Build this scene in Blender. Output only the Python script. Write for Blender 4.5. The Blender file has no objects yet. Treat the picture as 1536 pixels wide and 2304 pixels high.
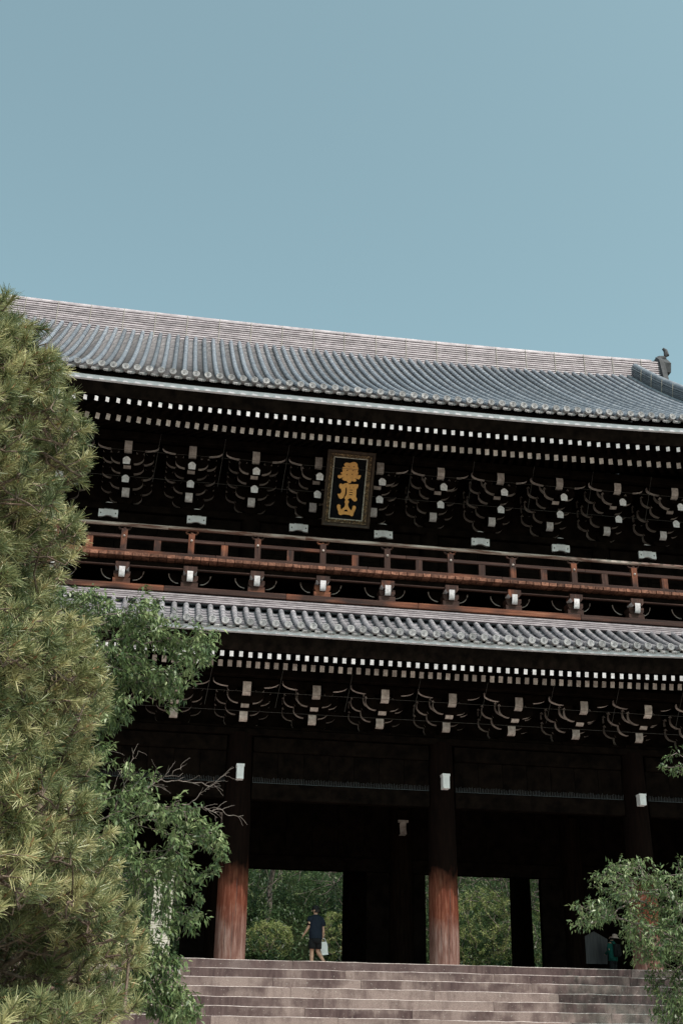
import bpy, bmesh, math, random
import numpy as np
from mathutils import Vector, Matrix, Quaternion
from math import radians as R_, sin, cos, pi, tan
random.seed(7)
rng = np.random.default_rng(11)
SC = bpy.context.scene
COL = SC.collection

# ------------------------------------------------------------------ camera, world, sun, exposure
cd = bpy.data.cameras.new('camera'); cam = bpy.data.objects.new('camera', cd); COL.objects.link(cam)
SC.camera = cam
cd.sensor_fit = 'VERTICAL'; cd.sensor_height = 36.0; cd.lens = 36.0 * 2650 / 2304
cd.clip_start = 0.1; cd.clip_end = 3000
_p, _r, _y = 0.420447, 0.016171, 0.156557
_F = Vector((sin(_y)*cos(_p), cos(_y)*cos(_p), sin(_p))); _R0 = Vector((cos(_y), -sin(_y), 0)); _U0 = _R0.cross(_F)
_Rt = _R0*cos(_r) + _U0*sin(_r); _Up = -_R0*sin(_r) + _U0*cos(_r)
CAM = Vector((-5.611, -34.804, -1.8))
m = Matrix((_Rt, _Up, -_F)).transposed().to_4x4(); m.translation = CAM
cam.matrix_world = m

SUN_EL, SUN_AZ = 55.0, 148.0          # azimuth from +Y towards +X
w = bpy.data.worlds.new('World'); SC.world = w; w.use_nodes = True
nt = w.node_tree; nt.nodes.clear()
out = nt.nodes.new('ShaderNodeOutputWorld'); bg = nt.nodes.new('ShaderNodeBackground')
sky = nt.nodes.new('ShaderNodeTexSky'); sky.sky_type = 'NISHITA'; sky.sun_disc = False
sky.sun_elevation = R_(SUN_EL); sky.sun_rotation = R_(SUN_AZ)
sky.air_density = 1.0; sky.dust_density = 3.0; sky.ozone_density = 1.0; sky.altitude = 50
mx = nt.nodes.new('ShaderNodeMix'); mx.data_type = 'RGBA'; mx.blend_type = 'MULTIPLY'; mx.inputs[0].default_value = 1.0
hs = nt.nodes.new('ShaderNodeHueSaturation'); hs.inputs['Saturation'].default_value = 0.62; hs.inputs['Value'].default_value = 1.0
nt.links.new(sky.outputs[0], hs.inputs['Color']); nt.links.new(hs.outputs[0], mx.inputs[6])
mx.inputs[7].default_value = (0.86, 1.13, 0.99, 1)
nt.links.new(mx.outputs[2], bg.inputs[0]); bg.inputs[1].default_value = 0.13
nt.links.new(bg.outputs[0], out.inputs[0])

sd = bpy.data.lights.new('sun', 'SUN'); sun = bpy.data.objects.new('sun', sd); COL.objects.link(sun)
sd.energy = 2.5; sd.angle = R_(0.53); sd.color = (1.0, 0.875, 0.84)
SDIR = Vector((sin(R_(SUN_AZ))*cos(R_(SUN_EL)), cos(R_(SUN_AZ))*cos(R_(SUN_EL)), sin(R_(SUN_EL))))
sun.rotation_euler = SDIR.to_track_quat('Z', 'Y').to_euler(); sun.location = (30, -50, 60)
SC.view_settings.view_transform = 'Standard'; SC.view_settings.look = 'None'
SC.view_settings.exposure = 0.60; SC.view_settings.gamma = 1.0; SC.view_settings.use_curve_mapping = False
SC.render.engine = 'CYCLES'
SC.cycles.max_bounces = 6; SC.cycles.diffuse_bounces = 4; SC.cycles.transmission_bounces = 3

# ------------------------------------------------------------------ helpers
def link(name, me, parent=None, loc=(0,0,0), rot=(0,0,0), scale=(1,1,1)):
    o = bpy.data.objects.new(name, me); COL.objects.link(o)
    o.parent = parent; o.location = loc; o.rotation_euler = rot; o.scale = scale
    return o
def tag(o, label=None, cat=None, group=None, kind=None):
    if label: o['label'] = label
    if cat: o['category'] = cat
    if group: o['group'] = group
    if kind: o['kind'] = kind
    return o
def empty(name, loc=(0,0,0), rz=0):
    o = bpy.data.objects.new(name, None); COL.objects.link(o); o.location = loc; o.rotation_euler = (0,0,rz)
    o.empty_display_size = .2
    return o
class MB:
    def __init__(s): s.v = []; s.f = []; s.m = []; s.sm = []
    def add(s, vs, fs, mi=0, smooth=False):
        b = len(s.v); s.v += [tuple(v) for v in vs]
        for i, f in enumerate(fs):
            s.f.append(tuple(b+k for k in f)); s.m.append(mi[i] if isinstance(mi, (list, tuple)) else mi); s.sm.append(smooth)
        return s
    def box(s, x0, x1, y0, y1, z0, z1, mi=0):
        return s.add([(x0,y0,z0),(x1,y0,z0),(x1,y1,z0),(x0,y1,z0),(x0,y0,z1),(x1,y0,z1),(x1,y1,z1),(x0,y1,z1)],
              [(0,3,2,1),(4,5,6,7),(0,1,5,4),(1,2,6,5),(2,3,7,6),(3,0,4,7)], mi)
    def cbox(s, x0, x1, y0, y1, z0, z1, c, mi=0):
        """box with chamfered front/top/side edges (all 12 edges, octagonal sections along x)"""
        pr = [(y0+c,z0),(y1-c,z0),(y1,z0+c),(y1,z1-c),(y1-c,z1),(y0+c,z1),(y0,z1-c),(y0,z0+c)]
        pi_ = [(y0+2*c,z0+c),(y1-2*c,z0+c),(y1-c,z0+2*c),(y1-c,z1-2*c),(y1-2*c,z1-c),(y0+2*c,z1-c),(y0+c,z1-2*c),(y0+c,z0+2*c)]
        vs = [(x0,)+p for p in pi_]+[(x0+c,)+p for p in pr]+[(x1-c,)+p for p in pr]+[(x1,)+p for p in pi_]
        fs = [tuple(range(7,-1,-1)), tuple(range(24,32))]
        for r in range(3):
            for k in range(8):
                a = r*8+k; b = r*8+(k+1)%8
                fs.append((a, b, b+8, a+8))
        return s.add(vs, fs, mi)
    def prism(s, prof, axis, a, b, mi=0, edge_mi=None, smooth=False, cap=True):
        """prof: CCW list of 2D points in the plane normal to axis: 'x'->(y,z), 'y'->(x,z), 'z'->(x,y)"""
        n = len(prof)
        def P(p, t):
            return (t,p[0],p[1]) if axis=='x' else ((p[0],t,p[1]) if axis=='y' else (p[0],p[1],t))
        vs = [P(p,a) for p in prof]+[P(p,b) for p in prof]
        fs = []; ms = []
        if cap: fs = [tuple(range(n-1,-1,-1)), tuple(range(n,2*n))]; ms = [mi, mi]
        for k in range(n):
            fs.append((k,(k+1)%n,n+(k+1)%n,n+k)); ms.append(edge_mi[k] if edge_mi else mi)
        if axis=='y': fs = [tuple(reversed(f)) for f in fs]
        return s.add(vs, fs, ms, smooth)
    def tube(s, p0, p1, r0, r1=None, n=10, mi=0, cap=True, smooth=True):
        r1 = r0 if r1 is None else r1
        p0 = Vector(p0); p1 = Vector(p1); d = (p1-p0).normalized()
        u = d.orthogonal().normalized(); v = d.cross(u)
        vs = [p0+(u*cos(2*pi*k/n)+v*sin(2*pi*k/n))*r0 for k in range(n)]+[p1+(u*cos(2*pi*k/n)+v*sin(2*pi*k/n))*r1 for k in range(n)]
        s.add(vs, [(k,(k+1)%n,n+(k+1)%n,n+k) for k in range(n)], mi, smooth)
        if cap: s.add(vs, [tuple(range(n-1,-1,-1)), tuple(range(n,2*n))], mi)
        return s
    def path(s, pts, rs, n=6, mi=0):
        """connected tube through pts"""
        pts = [Vector(p) for p in pts]; vs = []
        up = Vector((0,0,1))
        for i, p in enumerate(pts):
            d = (pts[min(i+1,len(pts)-1)]-pts[max(i-1,0)]).normalized()
            u = d.cross(up) if abs(d.dot(up))<.95 else d.cross(Vector((1,0,0)))
            u.normalize(); v = u.cross(d); r = rs[i] if isinstance(rs,(list,tuple)) else rs
            vs += [p+(u*cos(2*pi*k/n)+v*sin(2*pi*k/n))*r for k in range(n)]
        fs = [(i*n+k, i*n+(k+1)%n, (i+1)*n+(k+1)%n, (i+1)*n+k) for i in range(len(pts)-1) for k in range(n)]
        fs += [tuple(range(n-1,-1,-1)), tuple((len(pts)-1)*n+k for k in range(n))]
        return s.add(vs, fs, mi, True)
    def lathe(s, prof, c=(0,0,0), n=16, mi=0, smooth=True, axis='z', cap=True):
        vs = []
        for r, h in prof:
            for k in range(n):
                a = 2*pi*k/n
                q = (r*cos(a), r*sin(a), h) if axis=='z' else (r*cos(a), h, r*sin(a))
                vs.append((c[0]+q[0], c[1]+q[1], c[2]+q[2]))
        m_ = len(prof)
        fs = [(i*n+k, i*n+(k+1)%n, (i+1)*n+(k+1)%n, (i+1)*n+k) for i in range(m_-1) for k in range(n)]
        if axis=='y': fs = [tuple(reversed(f)) for f in fs]
        s.add(vs, fs, mi, smooth)
        if cap:
            c2 = [tuple(range(n-1,-1,-1)), tuple((m_-1)*n+k for k in range(n))]
            if axis=='y': c2 = [tuple(reversed(f)) for f in c2]
            s.add(vs, c2, mi)
        return s
    def mesh(s, name, mats):
        me = bpy.data.meshes.new(name); me.from_pydata(s.v, [], s.f)
        mats = mats if isinstance(mats,(list,tuple)) else [mats]
        for x in mats: me.materials.append(x)
        me.polygons.foreach_set('material_index', s.m); me.polygons.foreach_set('use_smooth', s.sm)
        me.update(); return me
    def build(s, name, mats, parent=None, **k):
        return link(name, s.mesh(name, mats), parent, **k)
def np_mesh(name, V, F, mat, tint=None, smooth=False):
    """V (n,3), F (m,k) arrays -> mesh, tint per face"""
    me = bpy.data.meshes.new(name); n, k = F.shape
    me.vertices.add(len(V)); me.vertices.foreach_set('co', np.ascontiguousarray(V, dtype=np.float32).ravel())
    me.loops.add(n*k); me.loops.foreach_set('vertex_index', F.astype(np.int32).ravel())
    me.polygons.add(n); me.polygons.foreach_set('loop_start', np.arange(0, n*k, k, dtype=np.int32))
    me.polygons.foreach_set('loop_total', np.full(n, k, dtype=np.int32))
    me.materials.append(mat)
    if tint is not None:
        a = me.attributes.new('tint', 'FLOAT', 'FACE'); a.data.foreach_set('value', tint.astype(np.float32))
    me.update(calc_edges=True); me.validate()
    if smooth: me.polygons.foreach_set('use_smooth', np.ones(n, dtype=bool))
    return me

# ------------------------------------------------------------------ materials
def new_mat(name):
    m_ = bpy.data.materials.new(name); m_.use_nodes = True; t = m_.node_tree
    b = t.nodes['Principled BSDF']; return m_, t, b
def nd(t, typ, **k):
    n = t.nodes.new(typ)
    for a, v in k.items(): setattr(n, a, v)
    return n
def ramp(t, src, stops):
    r = nd(t, 'ShaderNodeValToRGB'); e = r.color_ramp.elements
    while len(e) < len(stops): e.new(.5)
    for i, (p, c) in enumerate(stops): e[i].position = p; e[i].color = (*c, 1)
    t.links.new(src, r.inputs[0]); return r.outputs[0]
def coords(t, scale=(1,1,1), rand=True):
    tc = nd(t, 'ShaderNodeTexCoord'); mp = nd(t, 'ShaderNodeMapping'); mp.inputs['Scale'].default_value = scale
    t.links.new(tc.outputs['Object'], mp.inputs[0])
    if rand:
        oi = nd(t, 'ShaderNodeObjectInfo'); mm = nd(t, 'ShaderNodeMath', operation='MULTIPLY'); mm.inputs[1].default_value = 37.0
        t.links.new(oi.outputs['Random'], mm.inputs[0]); t.links.new(mm.outputs[0], mp.inputs['Location'])
    return mp.outputs[0]
def noise(t, vec, sc, det=4, rough=.6):
    n = nd(t, 'ShaderNodeTexNoise'); n.inputs['Scale'].default_value = sc; n.inputs['Detail'].default_value = det; n.inputs['Roughness'].default_value = rough
    t.links.new(vec, n.inputs['Vector']); return n.outputs['Fac']
def mixc(t, fac, a, b, mode='MIX'):
    n = nd(t, 'ShaderNodeMix', data_type='RGBA', blend_type=mode)
    for inp, v in ((n.inputs[0], fac), (n.inputs[6], a), (n.inputs[7], b)):
        if hasattr(v, 'links') or hasattr(v, 'is_output'): t.links.new(v, inp)
        elif isinstance(v, (int, float)): inp.default_value = v
        else: inp.default_value = (*v, 1)
    return n.outputs[2]
def bump(t, b, h, dist=.01, st=.6):
    n = nd(t, 'ShaderNodeBump'); n.inputs['Strength'].default_value = st; n.inputs['Distance'].default_value = dist
    t.links.new(h, n.inputs['Height']); t.links.new(n.outputs[0], b.inputs['Normal'])
def simple(name, c1, c2, sc=6, stretch=(1,1,1), rough=.8, bd=.006, spec=.3, p0=.35, p1=.65, per_obj=0.0, metal=0.0):
    m_, t, b = new_mat(name); v = coords(t, stretch); n = noise(t, v, sc)
    c = ramp(t, n, [(p0, c1), (p1, c2)])
    if per_obj:
        oi = nd(t, 'ShaderNodeObjectInfo'); mr = nd(t, 'ShaderNodeMapRange')
        mr.inputs[3].default_value = 1-per_obj; mr.inputs[4].default_value = 1+per_obj; t.links.new(oi.outputs['Random'], mr.inputs[0])
        cb = nd(t, 'ShaderNodeCombineColor')
        for i in range(3): t.links.new(mr.outputs[0], cb.inputs[i])
        c = mixc(t, 1.0, c, cb.outputs[0], 'MULTIPLY')
    t.links.new(c, b.inputs['Base Color']); b.inputs['Roughness'].default_value = rough; b.inputs['Specular IOR Level'].default_value = spec
    b.inputs['Metallic'].default_value = metal
    if bd: bump(t, b, noise(t, v, sc*4), bd)
    return m_
M = {}
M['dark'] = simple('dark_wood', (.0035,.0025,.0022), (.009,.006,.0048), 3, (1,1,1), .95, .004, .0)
M['white'] = simple('white_paint', (.48,.43,.44), (.70,.65,.67), 13, (1,1,1), .8, .003, .2, per_obj=.15)
M['white_aged'] = simple('aged_white_paint', (.32,.255,.235), (.54,.455,.43), 9, (1,1,1), .85, .002, .2, per_obj=.25)
M['bright'] = simple('fresh_white_paint', (.72,.68,.70), (.84,.80,.82), 9, (1,1,1), .7, .002, .2)
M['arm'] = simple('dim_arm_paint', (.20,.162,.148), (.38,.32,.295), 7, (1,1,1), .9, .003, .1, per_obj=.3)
M['plaster'] = simple('pale_copper_edge', (.46,.43,.47), (.58,.55,.59), 2.5, (1,1,6), .6, 0, .3)
M['iron'] = simple('dark_iron', (.02,.02,.022), (.05,.05,.05), 20, rough=.5, bd=0)
M['wire'] = simple('grey_wire', (.05,.042,.04), (.08,.07,.065), 20, rough=.5, bd=0)
M['spike'] = simple('steel_spikes', (.05,.05,.055), (.09,.09,.10), 30, rough=.45, bd=0)
def wood_red(name, axis='x'):
    m_, t, b = new_mat(name)
    st = (.35,6,6) if axis=='x' else ((6,6,.5) if axis=='z' else (6,.4,6))
    v = coords(t, st); g = noise(t, v, 2.2, 6, .65)
    v2 = coords(t, (.35,1,1) if axis=='x' else (1,1,1)); big = noise(t, v2, 1.4, 2, .5)
    oi = nd(t, 'ShaderNodeObjectInfo')
    a = ramp(t, g, [(.3,(.016,.008,.007)), (.55,(.042,.017,.012)), (.8,(.12,.062,.048))])
    c = ramp(t, g, [(.3,(.06,.020,.011)), (.55,(.19,.062,.032)), (.8,(.36,.17,.10))])
    s_ = nd(t, 'ShaderNodeMath', operation='MULTIPLY_ADD'); s_.inputs[1].default_value = .38
    t.links.new(oi.outputs['Random'], s_.inputs[0]); t.links.new(big, s_.inputs[2])
    f = ramp(t, s_.outputs[0], [(.76,(0,0,0)), (.90,(1,1,1))])
    t.links.new(mixc(t, f, a, c), b.inputs['Base Color']); b.inputs['Roughness'].default_value = .75; b.inputs['Specular IOR Level'].default_value = .25
    bump(t, b, g, .008); return m_
M['plank'] = simple('plank_end_wood', (.075,.030,.020), (.26,.115,.075), 9, (1,1,1), .8, .006, .2, per_obj=.4)
M['rail'] = wood_red('weathered_rail_wood', 'x'); M['post'] = wood_red('weathered_post_wood', 'z')
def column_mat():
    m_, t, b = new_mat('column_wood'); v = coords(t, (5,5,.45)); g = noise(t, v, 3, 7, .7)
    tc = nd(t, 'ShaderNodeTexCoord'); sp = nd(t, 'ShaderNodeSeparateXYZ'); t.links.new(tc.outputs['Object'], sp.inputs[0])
    dk = ramp(t, g, [(.3,(.003,.0018,.0015)), (.7,(.009,.0045,.0035))])  # upper shaft near black: shade under the eave put into the wood colour
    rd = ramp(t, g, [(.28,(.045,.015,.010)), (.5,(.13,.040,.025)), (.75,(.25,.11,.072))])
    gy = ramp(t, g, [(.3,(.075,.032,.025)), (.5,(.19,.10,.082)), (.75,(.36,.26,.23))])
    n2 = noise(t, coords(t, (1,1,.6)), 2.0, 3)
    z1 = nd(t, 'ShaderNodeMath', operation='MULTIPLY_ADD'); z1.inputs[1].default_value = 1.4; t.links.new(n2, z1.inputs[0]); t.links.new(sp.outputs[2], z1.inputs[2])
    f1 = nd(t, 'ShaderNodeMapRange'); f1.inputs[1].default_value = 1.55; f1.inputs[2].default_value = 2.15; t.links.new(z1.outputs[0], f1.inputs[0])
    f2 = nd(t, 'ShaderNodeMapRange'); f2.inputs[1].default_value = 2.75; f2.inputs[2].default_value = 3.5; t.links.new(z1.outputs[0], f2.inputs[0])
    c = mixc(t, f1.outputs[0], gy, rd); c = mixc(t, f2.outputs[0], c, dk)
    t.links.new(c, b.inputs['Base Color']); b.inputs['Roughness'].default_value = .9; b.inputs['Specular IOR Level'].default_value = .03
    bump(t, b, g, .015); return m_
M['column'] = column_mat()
M['column_in'] = simple('shaded_inner_column_wood', (.005,.003,.0025), (.012,.007,.005), 3, (5,5,.5), .95, .004, .0)  # unweathered inner rows, with the gate's interior shade also put into the colour
def tile_mat(name, c1, c2, c3, rough, coat=0.0, sc=5):
    m_, t, b = new_mat(name); v = coords(t); n = noise(t, v, sc, 5)
    c = ramp(t, n, [(.3,c1), (.5,c2), (.72,c3)])
    c = mixc(t, ramp(t, noise(t, v, sc*.35, 3), [(.5,(0,0,0)), (.68,(.55,.55,.55))]), c, c1)
    c = mixc(t, ramp(t, noise(t, v, sc*5, 2), [(.68,(0,0,0)), (.74,(.5,.5,.5))]), c, (.34,.34,.30))
    oi = nd(t, 'ShaderNodeObjectInfo'); h = nd(t, 'ShaderNodeHueSaturation')
    mr = nd(t, 'ShaderNodeMapRange'); mr.inputs[3].default_value = .74; mr.inputs[4].default_value = 1.22
    t.links.new(oi.outputs['Random'], mr.inputs[0]); t.links.new(mr.outputs[0], h.inputs['Value']); t.links.new(c, h.inputs['Color'])
    t.links.new(h.outputs[0], b.inputs['Base Color'])
    rr = nd(t, 'ShaderNodeMapRange'); rr.inputs[3].default_value = rough-.1; rr.inputs[4].default_value = rough+.15
    t.links.new(noise(t, v, sc*2), rr.inputs[0]); t.links.new(rr.outputs[0], b.inputs['Roughness'])
    b.inputs['Specular IOR Level'].default_value = .5; b.inputs['Coat Weight'].default_value = coat
    bump(t, b, n, .004); return m_
M['tile'] = tile_mat('blue_grey_tile', (.10,.112,.14), (.185,.195,.225), (.29,.29,.315), .48)
M['pan'] = tile_mat('grey_pan_tile', (.15,.14,.148), (.245,.222,.23), (.34,.30,.30), .65)
M['tile_low'] = tile_mat('mauve_grey_tile', (.14,.135,.15), (.24,.225,.245), (.36,.32,.33), .6)
M['round'] = tile_mat('grey_roundel_tile', (.13,.125,.13), (.26,.245,.255), (.42,.39,.39), .6, sc=12)
M['orn'] = tile_mat('dark_ornament_tile', (.02,.02,.024), (.045,.045,.05), (.09,.085,.09), .8)
M['ridge'] = tile_mat('pale_ridge_tile', (.19,.155,.17), (.34,.285,.305), (.48,.41,.43), .6, sc=3)
M['ridge_dark'] = tile_mat('dark_ridge_tile', (.05,.06,.075), (.09,.11,.13), (.15,.17,.19), .5, sc=4)
def stone_mat(name, dark=.45, base=((.20,.155,.135),(.36,.30,.265))):
    m_, t, b = new_mat(name); v = coords(t, (1,1,1)); big = noise(t, v, 1.1, 4, .6)
    st = noise(t, coords(t, (5,1,.7)), 1.6, 5, .7); fine = noise(t, v, 60, 3, .7)
    c = ramp(t, fine, [(.3,base[0]), (.7,base[1])])
    stain = ramp(t, st, [(.3,(.045,.027,.028)), (.7,(.13,.088,.083))])
    oi = nd(t, 'ShaderNodeObjectInfo')
    s1 = nd(t, 'ShaderNodeMath', operation='MULTIPLY_ADD'); s1.inputs[1].default_value = dark; t.links.new(oi.outputs['Random'], s1.inputs[0]); t.links.new(big, s1.inputs[2])
    s2 = nd(t, 'ShaderNodeMath', operation='MULTIPLY_ADD'); s2.inputs[1].default_value = .45; t.links.new(st, s2.inputs[0]); t.links.new(s1.outputs[0], s2.inputs[2])
    f = ramp(t, s2.outputs[0], [(.76,(0,0,0)), (.97,(1,1,1))])
    c = mixc(t, f, c, stain)
    sp = ramp(t, noise(t, v, 22, 2), [(.66,(0,0,0)), (.74,(.6,.6,.6))]); c = mixc(t, sp, c, (.42,.38,.34))
    t.links.new(c, b.inputs['Base Color']); b.inputs['Roughness'].default_value = .9; b.inputs['Specular IOR Level'].default_value = .2
    bump(t, b, noise(t, v, 35, 5), .006); return m_
M['stone'] = stone_mat('step_stone', .30, ((.165,.12,.108),(.33,.25,.228))); M['stone_top'] = stone_mat('stained_top_stone', .5, ((.10,.07,.068),(.20,.15,.14)))
M['edge'] = simple('worn_stone_edge', (.36,.295,.28), (.60,.51,.485), 14, rough=.9, bd=.003)
M['paving'] = simple('pale_paving', (.20,.17,.15), (.30,.26,.235), 4, rough=.9)
M['gravel'] = simple('pale_gravel', (.30,.27,.23), (.44,.40,.35), 18, rough=.95, bd=.02)
M['hill'] = simple('leaf_litter_hill', (.008,.012,.006), (.020,.026,.012), 5, rough=1, bd=.05)
M['bark'] = simple('pine_bark', (.09,.06,.045), (.24,.175,.14), 14, (1,1,.4), .95, .02)
M['twig'] = simple('grey_twig', (.12,.09,.08), (.26,.21,.19), 14, (1,1,.4), .9, .004)
M['gold'] = simple('gold_leaf', (.50,.22,.045), (.64,.30,.065), 10, rough=.45, bd=.002, spec=.5)
M['lacquer'] = simple('black_lacquer', (.004,.004,.005), (.007,.007,.008), 5, rough=.9, bd=0, spec=.05)
M['giltframe'] = simple('tarnished_gilt', (.04,.020,.008), (.45,.27,.12), 30, rough=.4, bd=.02, spec=.6, p0=.48, p1=.66)
M['trim'] = simple('pale_trim', (.30,.26,.22), (.42,.38,.33), 8, rough=.6, bd=0)
M['flare'] = simple('dark_brown_lacquer', (.020,.010,.006), (.05,.028,.016), 8, rough=.6, bd=0)
def leaf_mat(name, c1, c2, c3, trans=.35, rough=.5):
    m_, t, b = new_mat(name); a = nd(t, 'ShaderNodeAttribute', attribute_name='tint')
    c = ramp(t, a.outputs['Fac'], [(0,c1), (.5,c2), (1,c3)])
    t.links.new(c, b.inputs['Base Color']); b.inputs['Roughness'].default_value = rough; b.inputs['Specular IOR Level'].default_value = .4
    tr = nd(t, 'ShaderNodeBsdfTranslucent'); t.links.new(c, tr.inputs[0])
    ms = nd(t, 'ShaderNodeMixShader'); ms.inputs[0].default_value = trans
    t.links.new(b.outputs[0], ms.inputs[1]); t.links.new(tr.outputs[0], ms.inputs[2])
    t.links.new(ms.outputs[0], t.nodes['Material Output'].inputs[0]); return m_
M['needle'] = leaf_mat('pine_needles', (.055,.085,.038), (.21,.225,.095), (.56,.50,.26), .12, .4)
M['bud'] = simple('pine_bud', (.20,.10,.05), (.36,.20,.10), 30, rough=.8, bd=0)
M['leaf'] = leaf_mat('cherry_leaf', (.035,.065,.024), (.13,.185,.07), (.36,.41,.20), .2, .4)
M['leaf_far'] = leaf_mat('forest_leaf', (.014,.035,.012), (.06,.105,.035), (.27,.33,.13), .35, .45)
M['leaf_bush'] = leaf_mat('bush_leaf', (.10,.16,.05), (.31,.36,.12), (.55,.55,.24), .35, .5)

# ------------------------------------------------------------------ ground and platform
def hgt(x, y):
    if y < -8.6: h = -3.42
    elif y < -2.4: h = -3.42 + (y+8.6)/6.2*3.0
    elif y < 16: h = -.42
    elif y < 22: h = -.42+(y-16)/6*.4
    else: h = -.02 + (y-22)*.30 + 1.2*sin(x*.12+y*.05)*min(1,(y-22)/20)
    return min(h, 42)
ys = [-900,-300,-120,-60,-30,-15,-8.6,-7,-5,-2.4,0,6,12,16,18,20,22,24,26,28,32,36,42,50,60,75,95,130,200,400,900]
xs = [-900,-400,-200,-100,-60,-40,-30,-22,-16,-12,-8,-4,0,4,8,12,16,20,26,32,40,60,100,200,400,900]
g = MB(); V = [(x,y,hgt(x,y)) for y in ys for x in xs]; nx = len(xs)
fs = [(j*nx+i, j*nx+i+1, (j+1)*nx+i+1, (j+1)*nx+i) for j in range(len(ys)-1) for i in range(nx-1)]
mi = [0 if ys[j+1] <= 16 else 1 for j in range(len(ys)-1) for i in range(nx-1)]
g.add(V, fs, mi, True); tag(g.build('ground', [M['gravel'], M['hill']]), kind='structure')
pf = MB(); pf.box(-18.5, 18.5, -2.55, 15.5, -.41, -.004); platform = tag(pf.build('platform', M['paving']), kind='structure')

# stone steps: each block its own piece
steps = MB(); steps.box(-17.9, 17.9, -2.5, -2.45, -.39, -.02); steps = tag(steps.build('stone_steps', M['stone']), kind='structure')
def step_stone(parent, x0, x1, y0, y1, z0, z1, mat, c=.012):
    xm, ym, zm = (x0+x1)/2, (y0+y1)/2, z1
    b = MB(); L = (x1-x0)/2; D = (y1-y0)/2
    pr = [(-D, z0-z1), (D, z0-z1), (D, 0), (-D+c*1.3, 0), (-D, -c)]
    # uneven front edge
    k = max(2, int(L*2/.4)); vs = []; 
    for i in range(k+1):
        xx = -L+2*L*i/k; j = random.uniform(-.009,.009); e = .014 if i in (0,k) else random.uniform(0,.005)
        for q,(yy,zz) in enumerate(pr):
            vs.append((xx, yy+(e+j*.5 if q in (0,4) else 0), zz+(j if q in (3,4) else 0)-(e*.6 if q in (3,) else 0)))
    fs = []; ms = []
    for i in range(k):
        for q in range(5):
            a = i*5+q; b2 = i*5+(q+1)%5
            fs.append((a, a+5, b2+5, b2)); ms.append(1 if q in (2,3) else 0)
    fs += [(0,1,2,3,4), tuple(k*5+q for q in (4,3,2,1,0))]; ms += [0,0]
    fs = [tuple(reversed(f)) for f in fs]
    b.add(vs, fs, ms)
    return b.build('stone', [mat, M['edge']], parent, loc=(xm, ym, zm))
NST = 15; RISE = .2265; TREAD = .35
for k in range(NST):
    z1 = -RISE*k; y0 = -3.0-TREAD*k; x = -17.5+random.uniform(0,1)
    while x < 17.5:
        L = random.uniform(2.2, 5.2); x1 = min(x+L, 18)
        if 18-x1 < .8: x1 = 18
        dz = random.uniform(-.008,.008)
        step_stone(steps, x+.004, x1-.004, y0+random.uniform(-.008,.008), y0+TREAD+.14, z1-RISE-.02+(0 if k else .0), z1+dz, M['stone_top'] if k==0 else M['stone'])
        x = x1

# ------------------------------------------------------------------ temple gate
gate = empty('temple_gate'); tag(gate, 'huge dark timber two-storey temple gate with grey tiled roofs above stone steps', 'temple gate')
def lift(x): return .11*(abs(x)/9.5)**3 if abs(x) < 13.5 else .11*(13.5/9.5)**3+(abs(x)-13.5)*.12
CX = [-15.25,-9.15,-3.05,3.05,9.15,15.25]
# columns
cb = MB(); cb.lathe([(.415,0),(.43,.25),(.43,1.5),(.415,3.2),(.38,5.2),(.35,6.45)], n=28); 
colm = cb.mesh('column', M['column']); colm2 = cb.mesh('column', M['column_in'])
crk = MB()
for a0, z0, z1 in ((-1.62,.0,1.35),(-1.45,1.1,2.3),(-2.1,.3,1.2)):
    zz = [z0+(z1-z0)*i/6 for i in range(7)]
    vs = []
    for i, z in enumerate(zz):
        a = a0+.012*sin(i*2.1); wd = .010*sin(pi*(i+.3)/7)+.002
        for s_ in (-1,1): vs.append((.4325*cos(a+s_*wd), .4325*sin(a+s_*wd), z))
    crk.add(vs, [(2*i,2*i+1,2*i+3,2*i+2) for i in range(6)])
crm = crk.mesh('crack', M['iron'])
bs = MB(); bs.lathe([(.60,-.04),(.60,.05),(.54,.10),(.47,.12)], n=24); bsm = bs.mesh('base_stone', M['edge'])
nose = MB()   # white pad capping the beam nose on a front column
nose.box(-.10,.10,-.66,-.38,-.22,.14); nose.box(-.115,.115,-.67,-.38,.142,.21)
nosm = nose.mesh('nose_cap', M['bright'])
def s_nose(wd, L, H, mi_w=1):
    """projecting beam nose: flat top, white rounded end and underside, pointing to -y from y=0, top at z=0"""
    b = MB(); pr = [(-L,0)]
    n = 7
    pts = [(0,0),(-L,0),(-L,-H*.45)]
    for i in range(1,n+1):
        a = pi/2*i/n; pts.append((-L+ .55*H*(1-cos(a)), -H*.45-.55*H*sin(a)))
    pts.append((0,-H))
    e = [0,1]+[1]*(n)+[0,0]
    pts2 = [(p[0],p[1]) for p in pts]; e = e[:len(pts2)]
    while len(e) < len(pts2): e.append(0)
    b.prism(pts2, 'x', -wd/2, wd/2, 0, e)
    return b
midnose = MB()
_pts = [(0,0),(-.55,0),(-.58,-.05),(-.50,-.14),(-.52,-.28),(-.60,-.45),(-.3,-.47),(0,-.47)]
midnose.prism(_pts, 'x', -.11, .11, 0, [0,1,1,1,1,1,0,0]); midnose.box(-.17,.17,-.60,-.50,-.06,.02,1)
mnm = midnose.mesh('beam_nose', [M['dark'], M['white_aged']])
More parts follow.
